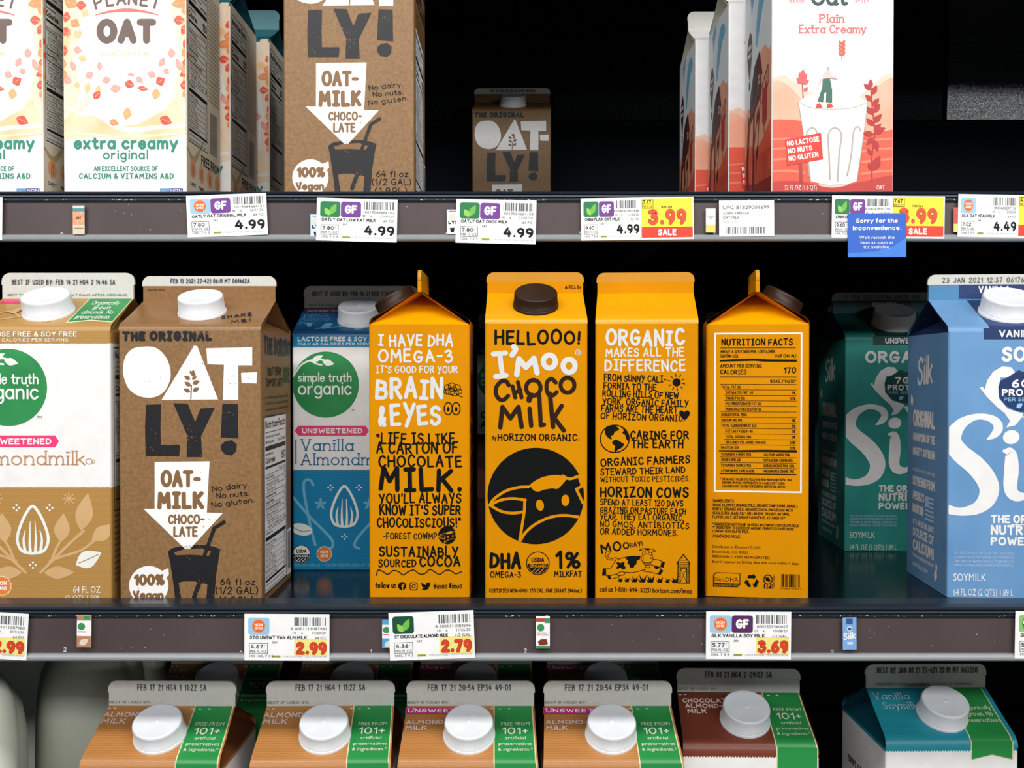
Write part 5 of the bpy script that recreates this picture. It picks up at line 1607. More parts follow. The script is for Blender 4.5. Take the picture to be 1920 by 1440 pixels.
UP_Z, MID_Z, LOW_Z = z_(0.1274), z_(-0.160), z_(-0.4538)
XL, XR = -1.15, 1.15
YB = 1.43
black_panel = M('black wall panel', '#090e17', .6, spec=.06, bump=.2, scale=60)
gloss_panel = M('black textured panel', '#090e17', .32, spec=.12, bump=1.0, scale=420)

floor_mb = MB()
floor_mb.box((-2.6, -3.2, -0.05), (2.6, 1.6, 0), M('shop floor', '#b9b6b0', .35))
floor_mb.build('floor', kind='structure')
for nm, a, b in (('wall_back', (XL, YB, 0), (XR, YB + .03, 2.1)), ('wall_left', (XL - .03, .72, 0), (XL, YB + .03, 2.1)), ('wall_right', (XR, .72, 0), (XR + .03, YB + .03, 2.1))):
    m = MB()
    m.box(a, b, black_panel)
    m.build(nm, kind='structure')
# pressed back panels above each seam of the rear wall
shiny = M('black glossy panel', '#070a10', .04, spec=1.0, bump=.45, scale=420)
sx = at(1772, 200, YB).x
for nm, xa, xb in (('trim_1', XL, at(1036, 200, YB).x), ('trim_2', at(1040, 200, YB).x, at(1764, 200, YB).x), ('trim_3', sx, XR)):
    m = MB()
    zs = at(960, 226, YB).z
    m.box((xa, YB - .006, zs), (xb, YB, zs + .30), shiny if nm == 'trim_3' else gloss_panel)
    if nm == 'trim_3':                                  # tipped forward on purpose, so it mirrors the added far lamp
        m.v = [(x, y - (z - zs) * math.tan(math.radians(3.2)) if y < YB - .001 else y, z) for x, y, z in m.v]
    m.build(nm, kind='structure')

deck_m = M('dark deck', '#080d15', .16, spec=.14)
lip_m = M('blue grey trim', '#222a35', .3, metal=.2)
chan_m = M('brown channel', '#483c3c', .4, 'wipe', hex2='#524545', scale=12)
clear_m = M('grey clear edge', '#8f9395', .28)
glint_m = M('painted glint edge', '#23262b', .5, 'speckle', hex2='#dfe3e6', scale=620, amt=.86)  # sparkle along the strip, painted as pale flecks in its colour


def shelf(name, yf, ztop, deckz, label, marks=()):
    r = empty(name, (0, yf, deckz))
    o = lambda y, z: (y, z + ztop - deckz)
    d = MB()
    d.box((XL + .002, .022, -.004), (XR - .002, YB - yf - .001, 0), deck_m)
    for k in range(7):                                  # folded stiffeners under the deck
        x = XL + .12 + k * .285
        d.box((x, .05, -.022), (x + .02, YB - yf - .02, -.004), deck_m)
    d.build('deck', r)
    lp = MB()
    lp.extrude_x([o(.0235, -.012), o(.0235, 0), o(.006, -.0002), o(.003, -.0008), o(.0008, -.0012), o(0, -.002), o(.0002, -.0028), o(.0012, -.0033), o(.0002, -.004), o(0, -.0048), o(.0012, -.0056), o(.0012, -.0075), o(.004, -.012)], XL + .002, XR - .002, lip_m)
    lp.build('shelf_lip', r)
    ch = MB()
    ch.extrude_x([o(.0225, -.0125), o(.0045, -.0075), o(.0022, -.0072), o(.0022, -.0322), o(.0075, -.0345), o(.0225, -.030)], XL + .002, XR - .002, chan_m)
    A = Art(ch, Face((XL, o(.0022, 0)[0], o(0, -.0322)[1]), (1, 0, 0), (0, 0, 1), XR - XL, .025), None, Matrix.Translation((0, yf, deckz)), 3)
    for s, x, y in marks:
        A.t(s, x, y, 9, M('pale mark', '#c9c9c9', .5), bold=.02)
    rg = random.Random(len(name))
    for k in range(60):
        x = rg.uniform(0, 1920)
        if not any(abs(x - mx) < 60 for _, mx, _ in marks):
            yy = 690 - (ztop - CZ - rg.uniform(.010, .031)) / yf * FPX
            A.ell(x, yy, rg.uniform(.5, 1.4), rg.uniform(.5, 1.2), M('dust', '#a9a4a2', .6), n=7)
    ch.build('price_channel', r)
    sp = MB()
    sp.box((XL + .002, .0010, o(0, -.0074)[1]), (XR - .002, .0024, o(0, -.0066)[1]), glint_m)
    sp.build('channel_top_edge', r)
    ed = MB()
    ed.extrude_x([o(.0024, -.0316), o(.0012, -.0318), o(.0002, -.0325), o(-.0006, -.0338), o(-.0006, -.0352), o(.0002, -.0363), o(.002, -.0368), o(.006, -.0366), o(.0075, -.034)], XL + .002, XR - .002, clear_m, smooth=False)
    ed.build('channel_bottom_edge', r)
    return tag(r, label, 'shelf')


UP_Y, MID_Y = .765, .694
shelf('chiller_shelf', UP_Y, UP_Z, UP_Z - .0004, 'upper dark chiller shelf with a greyish brown price channel under the tall oat cartons',
      (('1', 1085, 443), ('1', 1337, 443), ('1', 583, 442), ('1', 835, 444), ('8', 113, 445)))
shelf('chiller_shelf', MID_Y, z_(-.1551), MID_Z, 'middle dark chiller shelf with a brown price channel under the yellow cartons',
      (('2', 119, 1222), ('2', 982, 1225), ('2', 1557, 1227), ('1', 694, 1226), ('8', 449, 1229)))
# the shelf above the frame, whose shade falls on the rear of the upper row, and the one below it that carries the lowest row
top = empty('chiller_shelf', (0, .80, z_(.475)))
m = MB()
m.box((XL + .002, 0, -.035), (XR - .002, YB - .801, 0), deck_m)
m.build('deck', top)
tag(top, 'dark chiller shelf above the top edge of the picture', 'shelf')
low = empty('chiller_shelf', (0, .65, LOW_Z))
m = MB()
m.box((XL + .002, 0, -.03), (XR - .002, YB - .651, 0), deck_m)
m.build('deck', low)
tag(low, 'lowest dark chiller shelf carrying almond cartons and milk jugs', 'shelf')

# ------------------------------------------------------------------ upper row
EPS = .0003
oat = oat_carton((-.2174, .72 + .0481, MID_Z + EPS), 0)
zc = UP_Z + EPS
Yu = .787
x_of = lambda px, y: (px - 960) / 2000 * y
copy_thing(oat, ((x_of(530, Yu) + x_of(781, Yu)) / 2, Yu + .0481, zc), 0, 'brown oat carton at the front of the upper shelf, its top out of the picture', 'brown oat drink cartons')
copy_thing(oat, (x_of(960.5, 1.306), 1.306 + .0481, zc), math.radians(-1), 'small looking brown oat carton alone in the dark at the back of the upper shelf', 'brown oat drink cartons')

W0 = .0905
fl = flake_carton((x_of(352, .785) - W0 / 2, .785 + W0 / 2, zc), 0).finish()
fg = 'oat cartons with scattered flakes'
tag(fl, 'whole fronted white oat carton printed with red flakes, front of upper shelf', 'carton', fg)
copy_thing(fl, (x_of(84, .785) - W0 / 2, .785 + W0 / 2, zc), 0, 'white flake printed oat carton cut off by the left picture edge', fg)
copy_thing(fl, (x_of(434, .884) - W0 / 2, .884 + W0 / 2, zc), 0, 'second white flake carton back in its row, only a strip of front showing', fg)
copy_thing(fl, (x_of(507, .982) - W0 / 2, .982 + W0 / 2, zc), 0, 'rearmost white flake carton in its row, beside the brown upper carton', fg)
W1 = .0898
fm = farm_carton((x_of(1445, .787) + W1 / 2, .787 + W1 / 2, zc), 0).finish()
gg = 'oat cartons with a red farm scene'
tag(fm, 'white and red oat carton with a glass of milk on its front', 'carton', gg)
copy_thing(fm, (x_of(1364, .886) + W1 / 2, .886 + W1 / 2, zc), 0, 'red farm scene carton directly behind the one with the glass of milk', gg)
copy_thing(fm, (x_of(1302, .986) + W1 / 2, .986 + W1 / 2, zc), 0, 'rearmost red farm scene carton with its white top seal showing', gg)

# ------------------------------------------------------------------ middle row
zc = MID_Z + EPS
tan_w = M('tan weave', '#b58a4c', .42, 'weave', hex2='#a87c3e', scale=420)
tan_p = M('tan plain', '#b0854a', .42)
tr = truth_carton('almond_carton', (-.3187, .72 + .04775, zc), 0,
                  dict(kind='tan', weave=tan_w, plain=tan_p, roof=M('tan roof', '#b58c50', .32, 'weave', hex2='#ab8044', scale=420), letter=M('tan letters', '#bb8a68', .45), pale=M('pale tan leaf', '#d2aa76', .45), pill=True, date='BEST IF USED BY: FEB 14 21 HG4 2 14:46 SA', cap=(.46, .5)))
tag(tr.finish(), 'white and tan almond carton cut by the left picture edge, middle shelf', 'carton', 'almond cartons on the middle shelf')
blu = M('blue weave', '#1b86b6', .42, 'weave', spec=.25, hex2='#1478a8', scale=420)
bl = truth_carton('almond_carton', (x_of(548, .842) + .04775, .842 + .04775, zc), 0,
                  dict(kind='blue', weave=blu, plain=M('blue plain', '#1e80ac', .42), roof=M('blue roof', '#1f5f92', .32, 'weave', hex2='#1a5686', scale=420), letter=M('blue letters', '#2a6f9e', .45), pale=M('pale blue leaf', '#6db6d2', .45), pill=True,
                       date='BEST IF USED BY: FEB 14 21 EH3 1 16:07 SA', cap=(.52, .5)))
tag(bl.finish(), 'white and blue vanilla almond carton half hidden behind a yellow carton', 'carton', 'almond cartons on the middle shelf')
chm = M('choc weave', '#6a3326', .42, 'weave', hex2='#5c2a1e', scale=420)
ck = truth_carton('almond_carton', (x_of(968, 1.30), 1.30 + .04775, zc), 0,
                  dict(kind='choc', weave=chm, plain=chm, roof=chm, letter=INK, pale=chm, date='BEST IF USED BY: FEB 20 21 EH3 1 09:12 SA'))
cko = tag(ck.finish(), 'shadowed chocolate almond carton seen behind the front facing yellow carton', 'carton', 'almond cartons on the middle shelf')
copy_thing(cko, (x_of(1228, 1.30), 1.30 + .04775, zc), 0, 'shadowed chocolate almond carton behind the yellow cartons with text and table', 'almond cartons on the middle shelf')

ylocs = [((-.0643, .741 + .0351, zc), -math.pi / 2), ((.0166, .7306 + .0351, zc), 0), ((.0957, .7315 + .0353, zc), math.pi - math.radians(5.5)), ((.1752, .739 + .0360, zc), math.pi / 2 - math.radians(8.0))]
yl = yellow_carton(ylocs).finish()
yg = 'yellow chocolate milk cartons'
tag(yl, 'yellow carton facing front with brown cap and round black emblem', 'carton', yg)
copy_thing(yl, ylocs[0][0], ylocs[0][1], 'yellow carton turned sideways showing a quote about chocolate milk', yg)
copy_thing(yl, ylocs[2][0], ylocs[2][1], 'yellow carton turned to its back with a leaping cow drawing', yg)
copy_thing(yl, ylocs[3][0], ylocs[3][1], 'yellow carton turned sideways showing the nutrition table', yg)

ssb = M('soy blue', '#6d99c6', .4, 'wipe', hex2='#6190be', scale=22, bump=.1)
sdk = M('soy navy', '#1c3566', .4)
spw = M('soy white', '#efedeb', .42)
mid_b = M('soy seal blue', '#4a83ad', .4)
bs = soy_carton('soy_carton', (.3541, .7851, zc), math.radians(-4.2),
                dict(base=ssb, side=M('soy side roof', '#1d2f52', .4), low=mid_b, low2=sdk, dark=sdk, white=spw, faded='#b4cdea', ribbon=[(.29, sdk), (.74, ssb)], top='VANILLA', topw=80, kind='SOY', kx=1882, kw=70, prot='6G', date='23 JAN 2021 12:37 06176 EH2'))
tag(bs.finish(), 'light blue vanilla soy carton at the right picture edge', 'carton', 'soy cartons on the middle shelf')
sgb = M('soy green', '#34998f', .4, 'wipe', hex2='#2a877f', scale=22, bump=.1)
sgd = M('soy dark green', '#154a44', .4)
gs = soy_carton('soy_carton', (x_of(1587, .9275) + .0490, .9275 + .0465, zc), math.radians(-2.5),
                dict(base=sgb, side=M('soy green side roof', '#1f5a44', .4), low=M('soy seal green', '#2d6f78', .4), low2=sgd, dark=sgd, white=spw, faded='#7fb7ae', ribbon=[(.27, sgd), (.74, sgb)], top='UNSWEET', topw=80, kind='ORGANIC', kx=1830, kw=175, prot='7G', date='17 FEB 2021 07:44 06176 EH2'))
gso = tag(gs.finish(), 'green unsweetened soy carton set back in shade beside the blue one', 'carton', 'soy cartons on the middle shelf')
copy_thing(gso, (.392, 1.165, zc), 0, 'darkest green soy carton, deep behind the other green one', 'soy cartons on the middle shelf')
copy_thing(cko, (.2850, 1.31, zc), 0, 'unlit almond carton behind the yellow carton with the nutrition table', 'almond cartons on the middle shelf')

# ------------------------------------------------------------------ lowest row
zc = LOW_Z + EPS
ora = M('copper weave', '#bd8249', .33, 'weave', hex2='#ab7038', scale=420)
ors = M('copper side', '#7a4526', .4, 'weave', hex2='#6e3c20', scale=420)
pale_p = M('pale rose print', '#ddc4b8', .45)
AM = [('ALMOND-', 2, 11.5, 5, 33, pale_p), ('MILK', 2.5, 18, 5, 18, pale_p)]
AU = [('ALMOND-', 3, 18.5, 4.6, 31, pale_p), ('MILK', 3, 24, 4.6, 16, pale_p)]
lg = 'almond cartons in the lowest row'
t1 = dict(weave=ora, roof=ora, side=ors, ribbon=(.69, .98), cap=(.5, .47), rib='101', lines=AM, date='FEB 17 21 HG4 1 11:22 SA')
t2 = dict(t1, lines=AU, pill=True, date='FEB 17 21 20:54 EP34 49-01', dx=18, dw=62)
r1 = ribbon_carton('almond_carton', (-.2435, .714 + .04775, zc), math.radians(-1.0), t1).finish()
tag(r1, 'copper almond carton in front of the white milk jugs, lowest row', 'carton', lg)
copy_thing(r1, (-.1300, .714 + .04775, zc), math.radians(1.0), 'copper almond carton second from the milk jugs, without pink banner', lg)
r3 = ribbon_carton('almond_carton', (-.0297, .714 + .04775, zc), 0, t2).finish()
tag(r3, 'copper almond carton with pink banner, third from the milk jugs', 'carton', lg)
copy_thing(r3, (.0686, .714 + .04775, zc), 0, 'copper almond carton with pink banner, next to the dark brown carton', lg)
for src, x, lab in ((r1, -.2330, 'shaded copper almond carton behind the one beside the milk jugs'), (r1, -.1262, 'shaded copper almond carton behind the second carton from the jugs'), (r3, -.0290, 'shaded copper almond carton behind the third carton from the jugs'), (r3, .0740, 'shaded copper almond carton behind the fourth carton from the jugs')):
    copy_thing(src, (x, .822 + .04775, zc), 0, lab, lg)
brw = M('brown weave', '#7d3f2c', .33, 'weave', hex2='#6b3324', scale=420)
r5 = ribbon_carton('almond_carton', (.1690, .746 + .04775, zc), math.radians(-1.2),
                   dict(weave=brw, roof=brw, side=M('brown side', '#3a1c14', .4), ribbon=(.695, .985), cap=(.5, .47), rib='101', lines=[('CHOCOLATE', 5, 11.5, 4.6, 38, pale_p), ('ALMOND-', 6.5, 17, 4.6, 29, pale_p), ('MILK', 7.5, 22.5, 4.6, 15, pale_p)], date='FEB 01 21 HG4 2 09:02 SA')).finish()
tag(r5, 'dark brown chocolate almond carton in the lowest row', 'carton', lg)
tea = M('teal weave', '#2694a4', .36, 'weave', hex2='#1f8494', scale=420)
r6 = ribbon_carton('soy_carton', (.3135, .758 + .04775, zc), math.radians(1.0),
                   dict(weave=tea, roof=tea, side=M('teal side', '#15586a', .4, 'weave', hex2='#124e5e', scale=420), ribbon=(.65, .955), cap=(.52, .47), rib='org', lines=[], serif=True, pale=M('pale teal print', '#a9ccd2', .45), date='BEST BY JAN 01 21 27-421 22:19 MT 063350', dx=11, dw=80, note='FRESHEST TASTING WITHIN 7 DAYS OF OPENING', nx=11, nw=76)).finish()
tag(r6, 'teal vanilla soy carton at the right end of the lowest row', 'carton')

# ------------------------------------------------------------------ milk jugs
JUG = M('milky plastic', '#e4e6d6', .36, scale=6)
JUG.node_tree.nodes['Principled BSDF'].inputs['Subsurface Weight'].default_value = .25
JUG.node_tree.nodes['Principled BSDF'].inputs['Subsurface Radius'].default_value = (.02, .022, .016)


def jug():
    r = empty('milk_jug')
    b = MB()
    lv = [(0, .062), (.004, .068), (.012, .071), (.08, .072), (.13, .072), (.155, .071), (.175, .0695), (.192, .066), (.205, .060), (.216, .051), (.225, .040), (.231, .030), (.236, .0235), (.246, .0225)]
    seg = 56
    vs, fs = [], []
    for z, rad in lv:
        s = max(0.0, min(1.0, (z - .135) / .045))
        s = s * s * (3 - 2 * s)
        for i in range(seg):
            a = 2 * math.pi * i / seg
            n = 4.2 if z < .2 else 2.6
            k = (abs(math.cos(a)) ** n + abs(math.sin(a)) ** n) ** (-1 / n)
            d = abs((a - math.pi * 1.75 + math.pi) % (2 * math.pi) - math.pi)
            g = math.exp(-(d / .55) ** 2)
            rr = .74 * rad * k * (1 - .48 * g * s * (1 if z < .222 else .4))
            vs.append((rr * math.cos(a), rr * math.sin(a), z))
    n = len(lv)
    for j in range(n - 1):
        for i in range(seg):
            fs.append((j * seg + i, j * seg + (i + 1) % seg, (j + 1) * seg + (i + 1) % seg, (j + 1) * seg + i))
    fs.append(tuple(range(seg))[::-1])
    b.add(vs, fs, JUG, True)
    b.build('jug_body', r)
    h = MB()
    pts = [(.070, -.004), (.0745, .012), (.077, .035), (.0765, .055), (.071, .072), (.058, .083), (.040, .090), (.022, .094)]
    pts = _crom([(a * .74, b) for a, b in pts], False, 4)
    vs, fs = [], []
    dx, dy = math.cos(math.pi * 1.75), math.sin(math.pi * 1.75)
    for k, (rad, z) in enumerate(pts):
        p0, p1 = pts[max(k - 1, 0)], pts[min(k + 1, len(pts) - 1)]
        tx, tz = p1[0] - p0[0], p1[1] - p0[1]
        l = math.hypot(tx, tz)
        tx, tz = tx / l, tz / l
        for i in range(16):
            a = 2 * math.pi * i / 16
            u, v = .0085 * math.cos(a), .0115 * math.sin(a)
            q = rad - tz * u
            vs.append((q * dx - dy * v, q * dy + dx * v, .140 + z + tx * u))
    for k in range(len(pts) - 1):
        for i in range(16):
            fs.append((k * 16 + i, k * 16 + (i + 1) % 16, (k + 1) * 16 + (i + 1) % 16, (k + 1) * 16 + i))
    h.add(vs, fs, JUG, True)
    h.build('handle', r)
    c = MB()
    c.lathe([(.0195, .243, 0), (.0205, .245, .04), (.0205, .2575, .04), (.018, .259, 0), (.001, .259, 0)], 72, Matrix.Identity(4), CAPW, ribs=True)
    c.build('screw_cap', r)
    return r


jg = jug()
jgr = 'white milk jugs'
jg.location = (-.3500, .908, zc)
jg.rotation_euler = (0, 0, math.radians(25))
tag(jg, 'whole white milk jug standing behind the first copper carton', 'jug', jgr)
copy_thing(jg, (-.4190, .790, zc), math.radians(20), 'white milk jug with handle at the left picture edge', jgr)
copy_thing(jg, (-.4550, 1.06, zc), math.radians(150), 'dim white milk jug behind, between the two front jugs', jgr)

# ------------------------------------------------------------------ price tags on the channels
GRB, GRB2 = M('badge green', '#1f7a46', .45), M('badge green dark', '#125038', .45)
LEAFG, LEAFG2 = M('leaf light green', '#8fce5a', .45), M('leaf mid green', '#6fb94a', .45)
PUR, SKY = M('badge purple', '#743a93', .45), M('badge sky', '#9cc8ea', .45)
PURD = M('badge dark purple', '#552a5c', .45)
YLO, PRICE_R = M('price yellow', '#f7e23c', .5), M('price red', '#d8401f', .5)
YLO2 = M('price pale yellow', '#f3e487', .5)
SALE = M('sale red', '#e8402a', .5)


class Card:
    def __init__(self, name, cx, cy, w, h, rot, yplane, frame, base=PAPER):
        p = at(cx, cy, yplane)
        self.root = empty(name, p)
        self.root.rotation_euler = (0, math.radians(rot), 0)
        self.W, self.H = w / FPX * yplane, h / FPX * yplane
        self.frame = frame
        self.base = MB()
        self.base.box((-self.W / 2, 0, -self.H / 2), (self.W / 2, .0003, self.H / 2), base)
        self.face = Face((-self.W / 2, 0, -self.H / 2), (1, 0, 0), (0, 0, 1), self.W, self.H, c=.00005)
        self.parts = []
        self.A = Art(self.base, self.face, (0, 0) + frame, seed=int(cx))

    def part(self, name, label=None):
        mb = MB()
        self.parts.append((name, mb, label))
        return Art(mb, self.face, (0, 0) + self.frame, seed=int(self.root.location.x * 1000) + len(self.parts))

    def finish(self, label, cat='price tag', group='paper price tags'):
        b = self.base.build('card', self.root)
        for n, mb, lb in self.parts:
            mb.build(n, self.root, label=lb)
        return tag(self.root, label, cat, group)


def badge_leaf(A, x, y, w, h, dark=False):
    A.rrect(x, y, x + w, y + h, w * .13, GRB2 if dark else GRB, 2)
    cx, cy = x + w * .5, y + h * .86
    A.leaf(cx, cy, x + w * .8, y + h * .14, .24, LEAFG2, 3)
    A.leaf(cx - w * .02, cy + h * .04, x + w * .22, y + h * .42, .3, LEAFG, 4)
    A.stroke([(cx, cy), (x + w * .74, y + h * .3)], w * .02, LEAFG, 4)


def badge_gf(A, x, y, w, h, m=None):
    A.rrect(x, y, x + w, y + h, w * .13, m or PUR, 2)
    A.t('GF', x + w / 2, y + h * .77, h * .56, PAPER, w=w * .62, bold=.04, al='c', lv=3)


def badge_gmo(A, x, y, w, h):
    A.rrect(x, y, x + w, y + h, w * .1, SKY, 2)
    A.star(x + w / 2, y + h / 2, h * .42, h * .37, 22, M('sun orange', '#f08a35', .5), 3)
    A.ell(x + w / 2, y + h / 2, h * .34, h * .34, M('sun deep orange', '#ea6a28', .5), 4)
    A.t('NON', x + w / 2, y + h * .49, h * .16, PAPER, w=w * .38, bold=.03, al='c', lv=5)
    A.t('GMO', x + w / 2, y + h * .69, h * .16, PAPER, w=w * .38, bold=.03, al='c', lv=5)


def price_tag(cx, cy, w, h, rot, yp, label, badges, code, dept, date, name, size, unit, loc, price, sale=None, patch=False, no='98'):
    """frame 160 x 88 for the white part; a sale flap adds 138 units at the right."""
    fw = 160 if not sale else 300
    c = Card('price_tag', cx, cy, w, h, rot, yp, (fw, 88))
    A = c.A
    for i, b in enumerate(badges):
        P = c.part('badge', dict(leaf='green leaf badge', dleaf='green leaf badge', gf='purple badge', dgf='purple badge', gmo='orange sun badge on pale blue', usda='round organic seal badge')[b])
        x = 7 + 41 * i
        if b == 'leaf':
            badge_leaf(P, x, 7, 40, 32)
        elif b == 'dleaf':
            badge_leaf(P, x, 7, 40, 32, True)
        elif b == 'gf':
            badge_gf(P, x, 7, 40, 32)
        elif b == 'dgf':
            badge_gf(P, x, 7, 40, 32, PURD)
        elif b == 'usda':
            P.rrect(x, 7, x + 40, 39, 5, M('seal pale green', '#8cc470', .45), 2)
            usda(P, x + 20, 23, 14, INK, PAPER, 3)
        else:
            badge_gmo(P, x, 7, 40, 32)
    B = c.part('barcode')
    B.bar = 1.35
    B.barcode(94, 6, 153, 22, GREYINK, 2)
    A.t(code, 154, 30, 5.6, GREYINK, w=4.5 * len(code), al='r', bold=.004)
    A.t(no, 91, 37.5, 4.6, GREYINK, w=6)
    A.t('6', 107, 37.5, 4.6, GREYINK, w=3)
    A.t(date, 153, 37.5, 5, GREYINK, w=26, al='r')
    A.t(name, 10, 47.6, 6.6, INK, w=min(4.9 * len(name), 130 - 4.2 * len(size)), bold=.022)
    A.t(size, 153, 47.4, 5.4, GREYINK, w=4.0 * len(size), al='r')
    A.t(dept, 52, 55.5, 4, INK, w=9.5)
    for q in ((9, 55, 44, 55.8), (9, 74.6, 44, 75.4), (9, 55, 9.8, 75.4), (43.2, 55, 44, 75.4)):
        A.rect(*q, INK, 2)
    A.t(unit, 12, 65.5, 7.6, INK, w=23, bold=.02)
    A.t('c', 37, 61.5, 3.6, INK)
    A.t('PER FL OZ', 11, 73, 4.8, GREYINK, w=31)
    A.t(loc, 10, 81.5, 4.6, GREYINK, w=min(3.4 * len(loc), 44))
    if patch:
        P = c.part('price_patch', 'yellow price field with red numerals')
        P.rect(94, 46.5, 156, 79, YLO2, 2)
        P.t(price, 96.5, 77, 25, M('price outline', '#7a3a18', .5), w=58.5, bold=.055, lv=3)
        P.t(price, 97.2, 76.6, 24, PRICE_R, w=57.2, bold=.04, lv=4)
    else:
        P = c.part('price_figures', 'large dark numerals')
        P.t(price, 155, 75, 20, INK, w=60, bold=.035, al='r', lv=3)
    A.rect(52, 78, 68, 82, M('lime bar', '#b5bf4a', .5), 2)
    A.t('NUTRITION', 53, 81.2, 2.4, INK, w=14)
    A.t('L1796 OF 813 P-6665   TDOCX 4F25  RA 144', 72, 81.4, 3.2, M('faint ink', '#a9abae', .6), w=82)
    if sale:
        S = c.part('sale_flap', 'yellow and red sale field')
        S.rect(161, 2, 297, 62, YLO, 2)
        S.rect(161, 62, 297, 84, SALE, 2)
        for q in ((163, 5, 193, 6), (163, 22, 193, 23), (163, 5, 164, 23), (192, 5, 193, 23)):
            S.rect(*q, INK, 3)
        S.t(sale[1], 165, 15, 9, INK, w=22, bold=.02)
        S.t('PER FL OZ', 165, 21, 4.2, INK, w=25)
        S.t('With Card', 214, 23, 5, INK, w=28, bold=.02)
        S.t(sale[0], 178, 58, 34, M('price outline', '#7a3a18', .5), w=102, bold=.055, lv=3)
        S.t(sale[0], 179, 57.4, 33, M('sale orange red', '#e85030', .5), w=100, bold=.04, lv=4)
        S.t('SALE', 229, 80, 14, PAPER, w=49, bold=.045, al='c', lv=3)
    return c.finish(label)


yu, ym = UP_Y - .0008, MID_Y - .0008
price_tag(-71, 409, 150, 80, 1, yu, 'white tag on the upper shelf cut by the left picture edge', ('gmo', 'gf'), '0019064664100', '343', '12/01/20', 'OAT EXTRA MILK', '52 FO', '7.80', '100L 7 5 2', '4.99')
price_tag(425.5, 403.5, 150, 78, -2.2, yu, 'white price tag with sun and purple badges below the flake cartons', ('gmo', 'gf'), '0019064664101', '343', '12/01/20', 'OATLY OAT ORIGINAL MILK', '64 FO', '7.80', '100L 7 5 3', '4.99')
price_tag(669, 412.5, 151, 80, 1.5, yu, 'white price tag with leaf badge right below the tall brown carton', ('leaf', 'gf'), '0019064664102', '343', '12/01/20', 'OATLY OAT LOW FAT MILK', '64 FO', '7.80', '100L 7 5 4', '4.99')
price_tag(930, 415.5, 150, 82, 1.3, yu, 'white price tag with leaf badge below the small looking rear carton', ('leaf', 'gf'), '0019064664103', '343', '12/01/20', 'OATLY OAT CHOC MILK', '64 FO', '7.80', '100L 7 5 5', '4.99')
price_tag(1195, 410, 211, 79, -.8, yu, 'yellow and red sale tag standing uncovered on the upper channel', ('leaf', 'gf'), 'A 0081829001698', '337', '11/25/20', 'CHBN PLAIN OAT MILK', '52 FO', '9.60', '100L 7 5 6', '4.99', sale=('3.99', '7.67'), no='10')
price_tag(1665.5, 407, 211, 79, .6, yu, 'yellow and red sale tag partly covered by a blue notice', ('leaf', 'gf'), 'A 0081829001703', '337', '11/25/20', 'CHBN CHOC OAT MILK', '52 FO', '9.60', '100L 7 5 8', '4.99', sale=('3.99', '7.67'), no='10')
price_tag(1902, 405.5, 211, 80, .8, yu, 'sale tag on the upper shelf cut by the right picture edge', ('gmo',), '0003663207126', '344', '12/02/20', 'SILK OAT YEAH MILK', '64 FO', '7.02', '100L 7 5 9', '4.49', sale=('2.99', '4.67'), no='10')
price_tag(-29, 1190, 162, 88, 3.5, ym, 'white tag with yellow price on the middle shelf cut by left edge', ('leaf',), 'A 0001111087980', '029', '01/23/20', 'STO UNSWT ALM MILK', '64 FO', '4.67', '144 100L 7 4 6', '2.99', patch=True, no='10')
price_tag(538, 1195, 160, 88, .3, ym, 'white tag with sun badge below the brown and blue cartons', ('gmo',), 'A 0001111087981', '029', '01/23/20', 'STO UNSWT VAN ALM MILK', '64 FO', '4.67', '144 100L 7 4 5', '2.99', patch=True, no='10')
price_tag(809.5, 1191.5, 160, 90, -2.0, ym, 'tilted white tag with green leaf badge below a sideways yellow carton', ('dleaf',), 'A 0001111084596', '337', '11/26/20', 'ST CHOCOLATE ALMOND MILK', '1/2 GAL', '4.36', '100L 7 4 3', '2.79', patch=True, no='10')
price_tag(1403.5, 1191.5, 160, 90, .3, ym, 'white tag with sun and purple badges below the nutrition table carton', ('gmo', 'dgf'), '0002529360027', '286', '10/08/20', 'SILK VANILLA SOY MILK', '1/2 GAL', '5.77', '100L 7 4 4', '3.69', patch=True, no='10')
price_tag(1983, 1191, 160, 90, .6, ym, 'white tag with organic seal cut by the right picture edge', ('usda',), '0002529360028', '286', '10/08/20', 'SILK ORGANIC SOY MILK', '1/2 GAL', '5.77', '100L 7 4 2', '3.69', patch=True, no='10')

c = Card('barcode_label', 1400, 409.5, 103, 67, -.5, yu, (103, 67))
A = c.A
for s, y, h, w in (('UPC 81829001699', 16, 7.2, 87), ('CHBN VANILLA', 26, 5.4, 49), ('OAT MILK', 34, 5.4, 31)):
    A.t(s, 7, y, h, GREYINK, w=w)
A.t('SIZE 52 FO', 7, 42, 5, M('faint ink', '#a9abae', .6), w=30)
B = c.part('barcode')
B.barcode(14, 49, 86, 62, GREYINK, 2)
c.finish('plain white barcode label between the two sale tags', 'label', None)

c = Card('notice_card', 1644.5, 441, 109, 82, -.3, yu - .0012, (109, 82), base=M('notice blue', '#2f62c4', .45))
A = c.A
A.poly([(0, 74), (50, 72), (85, 62), (109, 46), (109, 82), (0, 82)], M('notice light blue', '#4182dc', .45), 1)
for s, y, h, w, b in (('Sorry for the', 18, 8.6, 78, .03), ('inconvenience.', 31.5, 8.6, 91, .03), ("We'll restock this", 48, 6.2, 66, .01), ('item as soon as', 57, 6.2, 61, .01), ("it's available.", 65.5, 6.2, 49, .01)):
    A.t(s, 54, y, h, PAPER, w=w, bold=b, al='c')
c.finish('blue apology notice card hanging over a sale tag', 'notice', None)


# small product pictures stuck in the channels
def sticker(cx, cy, w, h, rot, yp, label, base, draw):
    c = Card('shelf_sticker', cx, cy, w, h, rot, yp, (22, 54), base=base)
    draw(c.A)
    c.finish(label, 'sticker', 'small product picture stickers')


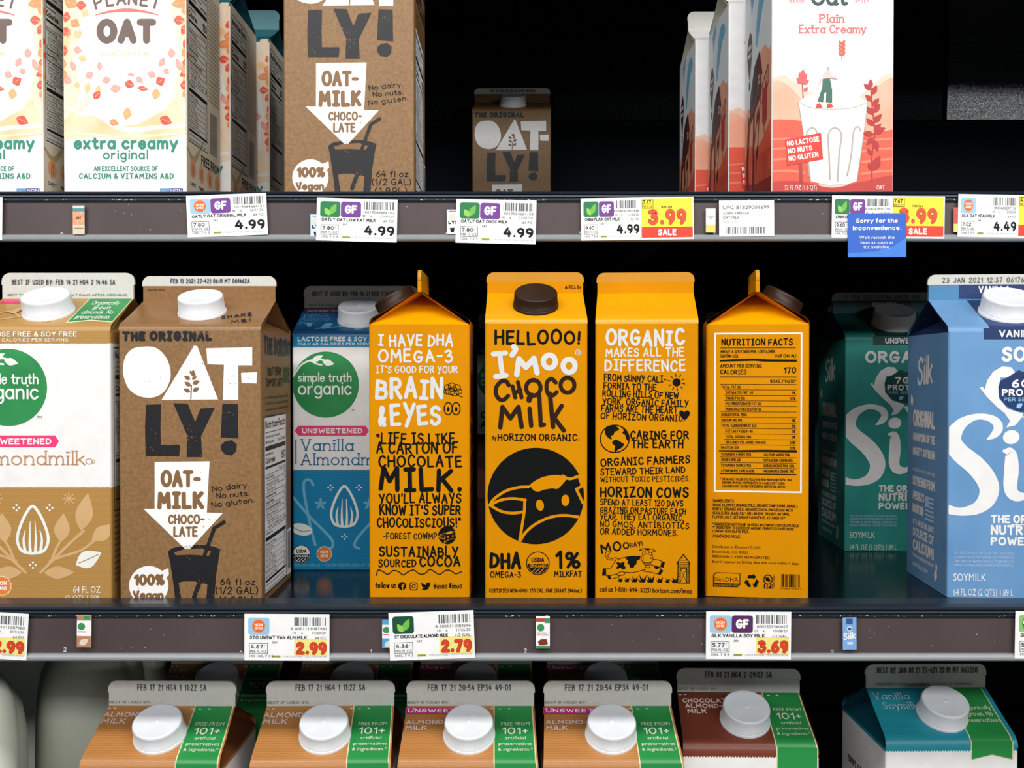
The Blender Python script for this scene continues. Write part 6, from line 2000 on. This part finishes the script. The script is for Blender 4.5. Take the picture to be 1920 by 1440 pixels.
def d_flake(A):
    A.rect(0, 0, 22, 12, M('tiny teal', '#4f8f98', .5), 2)
    A.rect(0, 2, 22, 6, M('tiny cream', '#ded4c0', .5), 3)
    A.rect(0, 12, 22, 36, M('tiny orange', '#dd8a62', .5, 'wipe', hex2='#e8b08c', scale=500), 2)
    A.t('OAT', 11, 26, 5, M('tiny brown', '#5a3328', .5), w=10, al='c', bold=.04)
    A.rect(2, 42, 20, 43, GREYINK, 2)


def d_truth(col):
    def f(A):
        A.rect(0, 0, 22, 9, col, 2)
        A.rect(11, 2, 20, 7, M('tiny green', '#3a8f55', .5), 3)
        A.ell(7, 19, 5.6, 6, M('tiny green', '#3a8f55', .5), 3)
        A.rect(2, 27, 14, 28.5, PINK, 3)
        A.rect(0, 35, 22, 54, col, 2)
        A.leaf(4, 50, 18, 40, .3, M('tiny cream', '#ded4c0', .5), 3)
    return f


def d_choc(A):
    A.rect(0, 3, 15, 9, M('tiny red', '#b4493a', .5), 2)
    A.rect(14, 3, 22, 11, M('tiny green', '#3a8f55', .5), 3)
    A.ell(7.5, 18.5, 5.6, 6.2, M('tiny green', '#3a8f55', .5), 3)
    A.t('Chocolate', 2, 29, 3, M('tiny red', '#b4493a', .5), w=15)
    A.t('Almondmilk', 2, 32, 3, M('tiny red', '#b4493a', .5), w=18)
    A.poly([(3, 42), (8, 38), (17, 38), (19, 46), (13, 48), (5, 48)], M('tiny choc', '#7d2f22', .5), 3)
    A.rect(0, 49, 22, 54, M('tiny green', '#3a8f55', .5), 3)


def d_silk(A):
    A.rect(6, 2, 16, 11, M('tiny navy', '#33548f', .5), 2)
    A.ell(11, 19, 4, 4, PAPER, 2)
    A.ell(11, 19, 2.8, 2.8, M('tiny navy', '#33548f', .5), 3)
    A.hand('Silk', 1, 38, 12, PAPER, w=20, sw=.16, jit=.1, slant=.1, rot=-8)
    A.rect(7, 41, 16, 45, M('tiny pale', '#cfe0f2', .5), 2)


def d_grey(A):
    A.rect(4, 3, 20, 4.5, GREYINK, 2)
    A.ell(11, 16, 6, 7, M('tiny cream', '#ded4c0', .5), 2)
    A.t('LY!', 3, 32, 8, INK, w=16, bold=.04)
    A.poly([(6, 40), (16, 40), (14, 50), (8, 50)], INK, 2)


def d_yel(A):
    A.rect(0, 36, 22, 54, M('tiny yellow', '#e8d66a', .5), 2)
    A.t('Chobani', 4, 19, 2.6, GREYINK, w=14)
    A.t('Oat', 7, 23, 2.6, GREYINK, w=8)


sticker(147.5, 412, 22, 55, 0, yu, 'orange carton picture sticker in the upper channel', M('sticker cream', '#d9c8ae', .5), d_flake)
sticker(593, 424, 22, 44, 0, yu + .0006, 'pale blue sticker peeping out left of a leaf tag, upper channel', M('sticker pale blue', '#c9dcee', .5), d_grey)
sticker(848, 416, 20, 46, 0, yu + .0006, 'grey white sticker with dark letters left of a leaf tag', M('sticker white', '#e9e9e6', .5), d_grey)
sticker(1332.5, 413.5, 18, 45, 0, yu, 'white and yellow sticker beside the plain barcode label', M('sticker white', '#e9e9e6', .5), d_yel)
sticker(1798, 412, 20, 46, 0, yu + .0006, 'red and white sticker peeping out behind the rightmost sale tag', M('sticker red', '#c95a50', .5), d_yel)
sticker(157.5, 1183.5, 27, 61, 1, ym, 'tan and white carton sticker in the middle channel', PAPER, d_truth(M('tiny tan', '#b98062', .5)))
sticker(729, 1189, 25, 54, 0, ym + .0006, 'blue and white carton sticker peeping out behind the tilted tag', PAPER, d_truth(M('tiny blue', '#4c9fd4', .5)))
sticker(1018, 1186, 26, 61, 0, ym, 'white sticker with brown chocolate pieces in the middle channel', PAPER, d_choc)
sticker(1593, 1188, 26, 61, -.8, ym, 'light blue script sticker in the middle channel', M('sticker blue', '#7fa9dc', .5), d_silk)
